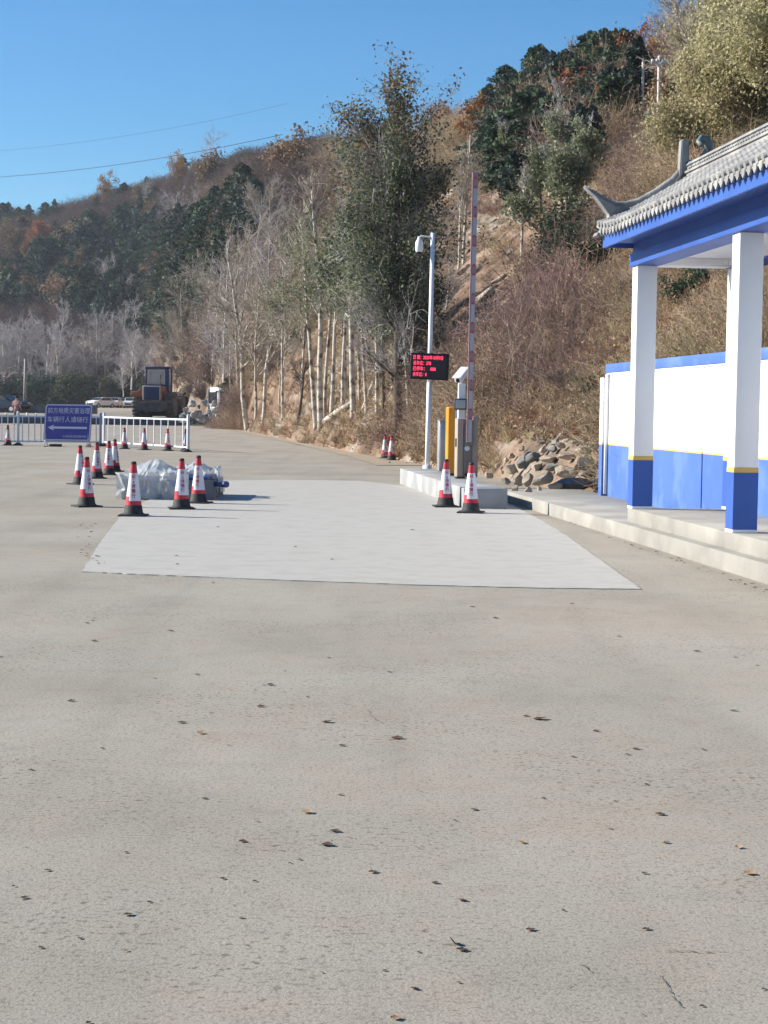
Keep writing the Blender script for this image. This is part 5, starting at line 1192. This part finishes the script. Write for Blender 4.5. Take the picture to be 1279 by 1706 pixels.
def cable(a, b, sag, r, label):
    m = MB(); pts = []
    for k in range(25): t = k/24; p = a.lerp(b, t); p.z -= sag*4*t*(1-t); pts.append(p)
    m.tube(pts, r, 5); tag(m.build('power_line', wire), label, 'power line')
cable(W(-120, 300, 260), W(470, 224, 225), 1.2, .035, 'lower dark power line crossing the sky above the left ridge')
cable(W(-120, 258, 330), W(480, 172, 300), 1.6, .018, 'fainter upper power line crossing the sky above the left ridge')

# ------------------------------------------------------------------ fallen leaves on the pavement
def leafobj(seed, c):
    g = np.random.default_rng(seed); n = 9; t = np.linspace(0, 1, n); w_ = np.sin(np.pi*t**.8)*.38*(1+.2*np.sin(t*17)); V = []; F = []
    cu = g.uniform(.5, 1.3); kk = 5
    for i in range(n):
        for j in range(kk):
            a = (j/(kk-1)-.5)*2; V.append((t[i]-.5, a*w_[i], .03+.26*cu*abs(a)**1.4*w_[i]+.18*cu*(t[i]-.4)**2))
    for i in range(n-1):
        for j in range(kk-1): q = i*kk+j; F.append((q, q+1, q+kk+1, q+kk))
    o = npmesh('fallen_leaf', V, F, [c], smooth=True, link=False); return o
lv = [leafobj(1, mat('dry_leaf_dark', (.045, .03, .02), .8, c2=(.08, .05, .03), scale=6)), leafobj(2, mat('dry_leaf_brown', (.13, .075, .04), .8, c2=(.07, .04, .025), scale=6)), leafobj(3, mat('dry_leaf_dark', (.05, .035, .025), .8)), leafobj(4, mat('dry_leaf_tan', (.40, .27, .15), .8, c2=(.3, .18, .1), scale=6))]
LP = [(755, 1572, 34, 0), (770, 1583, 26, 0), (545, 1203, 22, 0), (450, 1141, 16, 0), (335, 1222, 20, 3), (558, 1385, 24, 0), (545, 1408, 28, 0), (119, 1168, 16, 0), (662, 1230, 26, 1), (214, 1524, 22, 0), (41, 1496, 18, 0), (1100, 1357, 22, 0), (790, 1349, 18, 1), (1249, 1456, 26, 3), (770, 1500, 22, 1), (884, 1549, 22, 1), (1077, 1548, 18, 0), (1074, 1455, 14, 0), (870, 1404, 18, 3), (1222, 1184, 16, 0), (1161, 1085, 14, 0), (826, 1030, 12, 0), (787, 1011, 12, 0), (284, 1051, 14, 0), (355, 971, 9, 0), (900, 1198, 30, 1), (876, 1193, 14, 0), (435, 1177, 18, 1), (303, 1204, 18, 1), (1060, 1248, 16, 0), (1045, 1257, 12, 0), (1172, 1249, 12, 0), (512, 1354, 26, 3), (372, 1464, 14, 0), (622, 1453, 22, 1), (567, 1324, 12, 0), (340, 1330, 16, 1), (690, 1647, 20, 0), (660, 1697, 26, 3), (764, 1637, 12, 0), (1170, 1676, 12, 0), (68, 1579, 14, 0), (725, 1471, 16, 0), (402, 1529, 12, 1), (649, 1120, 10, 0), (548, 1096, 9, 0), (953, 1006, 10, 0), (145, 1038, 10, 0), (155, 1034, 8, 0), (157, 1068, 14, 1), (329, 1124, 12, 0), (258, 1130, 8, 0), (0, 1094, 12, 1), (570, 1242, 16, 1), (955, 1261, 12, 0), (993, 1218, 14, 1), (1243, 962, 14, 0), (687, 883, 10, 0), (553, 932, 8, 0), (295, 940, 9, 0), (492, 911, 8, 0), (294, 926, 8, 0), (162, 927, 12, 0), (363, 878, 8, 0), (1031, 1060, 10, 1), (1225, 1095, 10, 1), (1262, 1109, 9, 0), (405, 1402, 18, 1), (80, 1450, 16, 1), (500, 1432, 10, 1), (1110, 1404, 16, 1), (1230, 1412, 20, 3), (1077, 1307, 12, 0), (905, 1330, 10, 0), (51, 1283, 12, 0), (170, 1247, 10, 0)]
rr = random.Random(9)
for _ in range(60):
    y = 860+(1706-860)*rr.random()**1.3; LP.append((rr.uniform(-10, 1290), y, rr.uniform(.12, .36)*(y-682)/22, rr.choice([0, 0, 1, 2, 2, 1, 3])))
for _ in range(26): LP.append((140+rr.gauss(0, 9)+rr.random()*20, 945-rr.random()*75, rr.uniform(4, 9), rr.choice([1, 3, 0])))
for _ in range(45):
    t = rr.random(); LP.append((945+t*334+rr.uniform(-3, 3), 868+t*112+rr.uniform(0, 7)*(.4+t), rr.uniform(3, 7)+4*t, rr.choice([0, 1, 2, 2])))
for i, (x, y, wpx, k) in enumerate(LP):
    slabz = inpoly(x, y, sl); 
    p = G(x, y, 0.010 if slabz else .002); bx, by = bframe(p)
    if not slabz and -.13 < bx < 1.2 and by < 12.7: continue
    if 665 < x < 850 and y < 858: continue
    s = wpx*.85*p.y/FPX; o = lv[k].copy(); col.objects.link(o); o.location = p; o.scale = (s, s, s*1.1); o.rotation_euler = (rr.uniform(-.15, .15), rr.uniform(-.1, .1), rr.uniform(-.5, .5) if i < 70 else rr.uniform(0, 6.3))
    if i == 0: o.rotation_euler = (.2, .9, .5)
    lb = 'pale tan curled leaf lying on the pavement' if k == 3 else ('dry brown leaf on the smooth pale slab' if slabz else 'small dark curled leaf on the dusty asphalt')
    if i == 0: lb = 'largest dark leaf, standing on edge near the bottom of the photo'
    tag(o, lb, 'leaf', ('pale fallen leaves' if k == 3 else 'leaves on the slab' if slabz else 'dark fallen leaves on the asphalt') if i else None)

ck = mat('pavement_crack', (.13, .125, .115), .95)
for k, P_ in enumerate([[(945, 1645), (958, 1636), (975, 1630), (985, 1620), (978, 1612), (962, 1604)], [(1105, 1585), (1140, 1584), (1170, 1586), (1215, 1583)], [(1100, 1625), (1113, 1645), (1122, 1662), (1140, 1680)], [(612, 1180), (622, 1196), (640, 1208)]]):
    m = MB(); pts = []
    for a_, b_ in zip(P_, P_[1:]):
        for t in np.linspace(0, 1, 7)[:-1]: pts.append(G(a_[0]+(b_[0]-a_[0])*t+rr.uniform(-2, 2), a_[1]+(b_[1]-a_[1])*t+rr.uniform(-1.2, 1.2), .003))
    pv = None
    for i_, p_ in enumerate(pts):
        w2 = .0014*rr.uniform(.2, 1.6); a = m.bm.verts.new(p_+Vector((w2, w2*1.5, 0))); b = m.bm.verts.new(p_-Vector((w2, w2*1.5, 0)))
        if pv: m.bm.faces.new((pv[0], a, b, pv[1]))
        pv = (a, b)
    tag(m.build('pavement_crack', ck), kind='structure')

hz = MB(); hz.box(-900, 900, -100, 900, -6, 190); hz_o = hz.build('haze', [])
hm_ = bpy.data.materials.new('haze'); hm_.use_nodes = True; hn = hm_.node_tree.nodes; hn.remove(hn['Principled BSDF'])
pv_ = hn.new('ShaderNodeVolumePrincipled'); pv_.inputs['Color'].default_value = (.80, .88, 1, 1); pv_.inputs['Density'].default_value = .0002; pv_.inputs['Anisotropy'].default_value = .2
hm_.node_tree.links.new(pv_.outputs[0], hn['Material Output'].inputs['Volume']); hz_o.data.materials.append(hm_); tag(hz_o, kind='stuff')
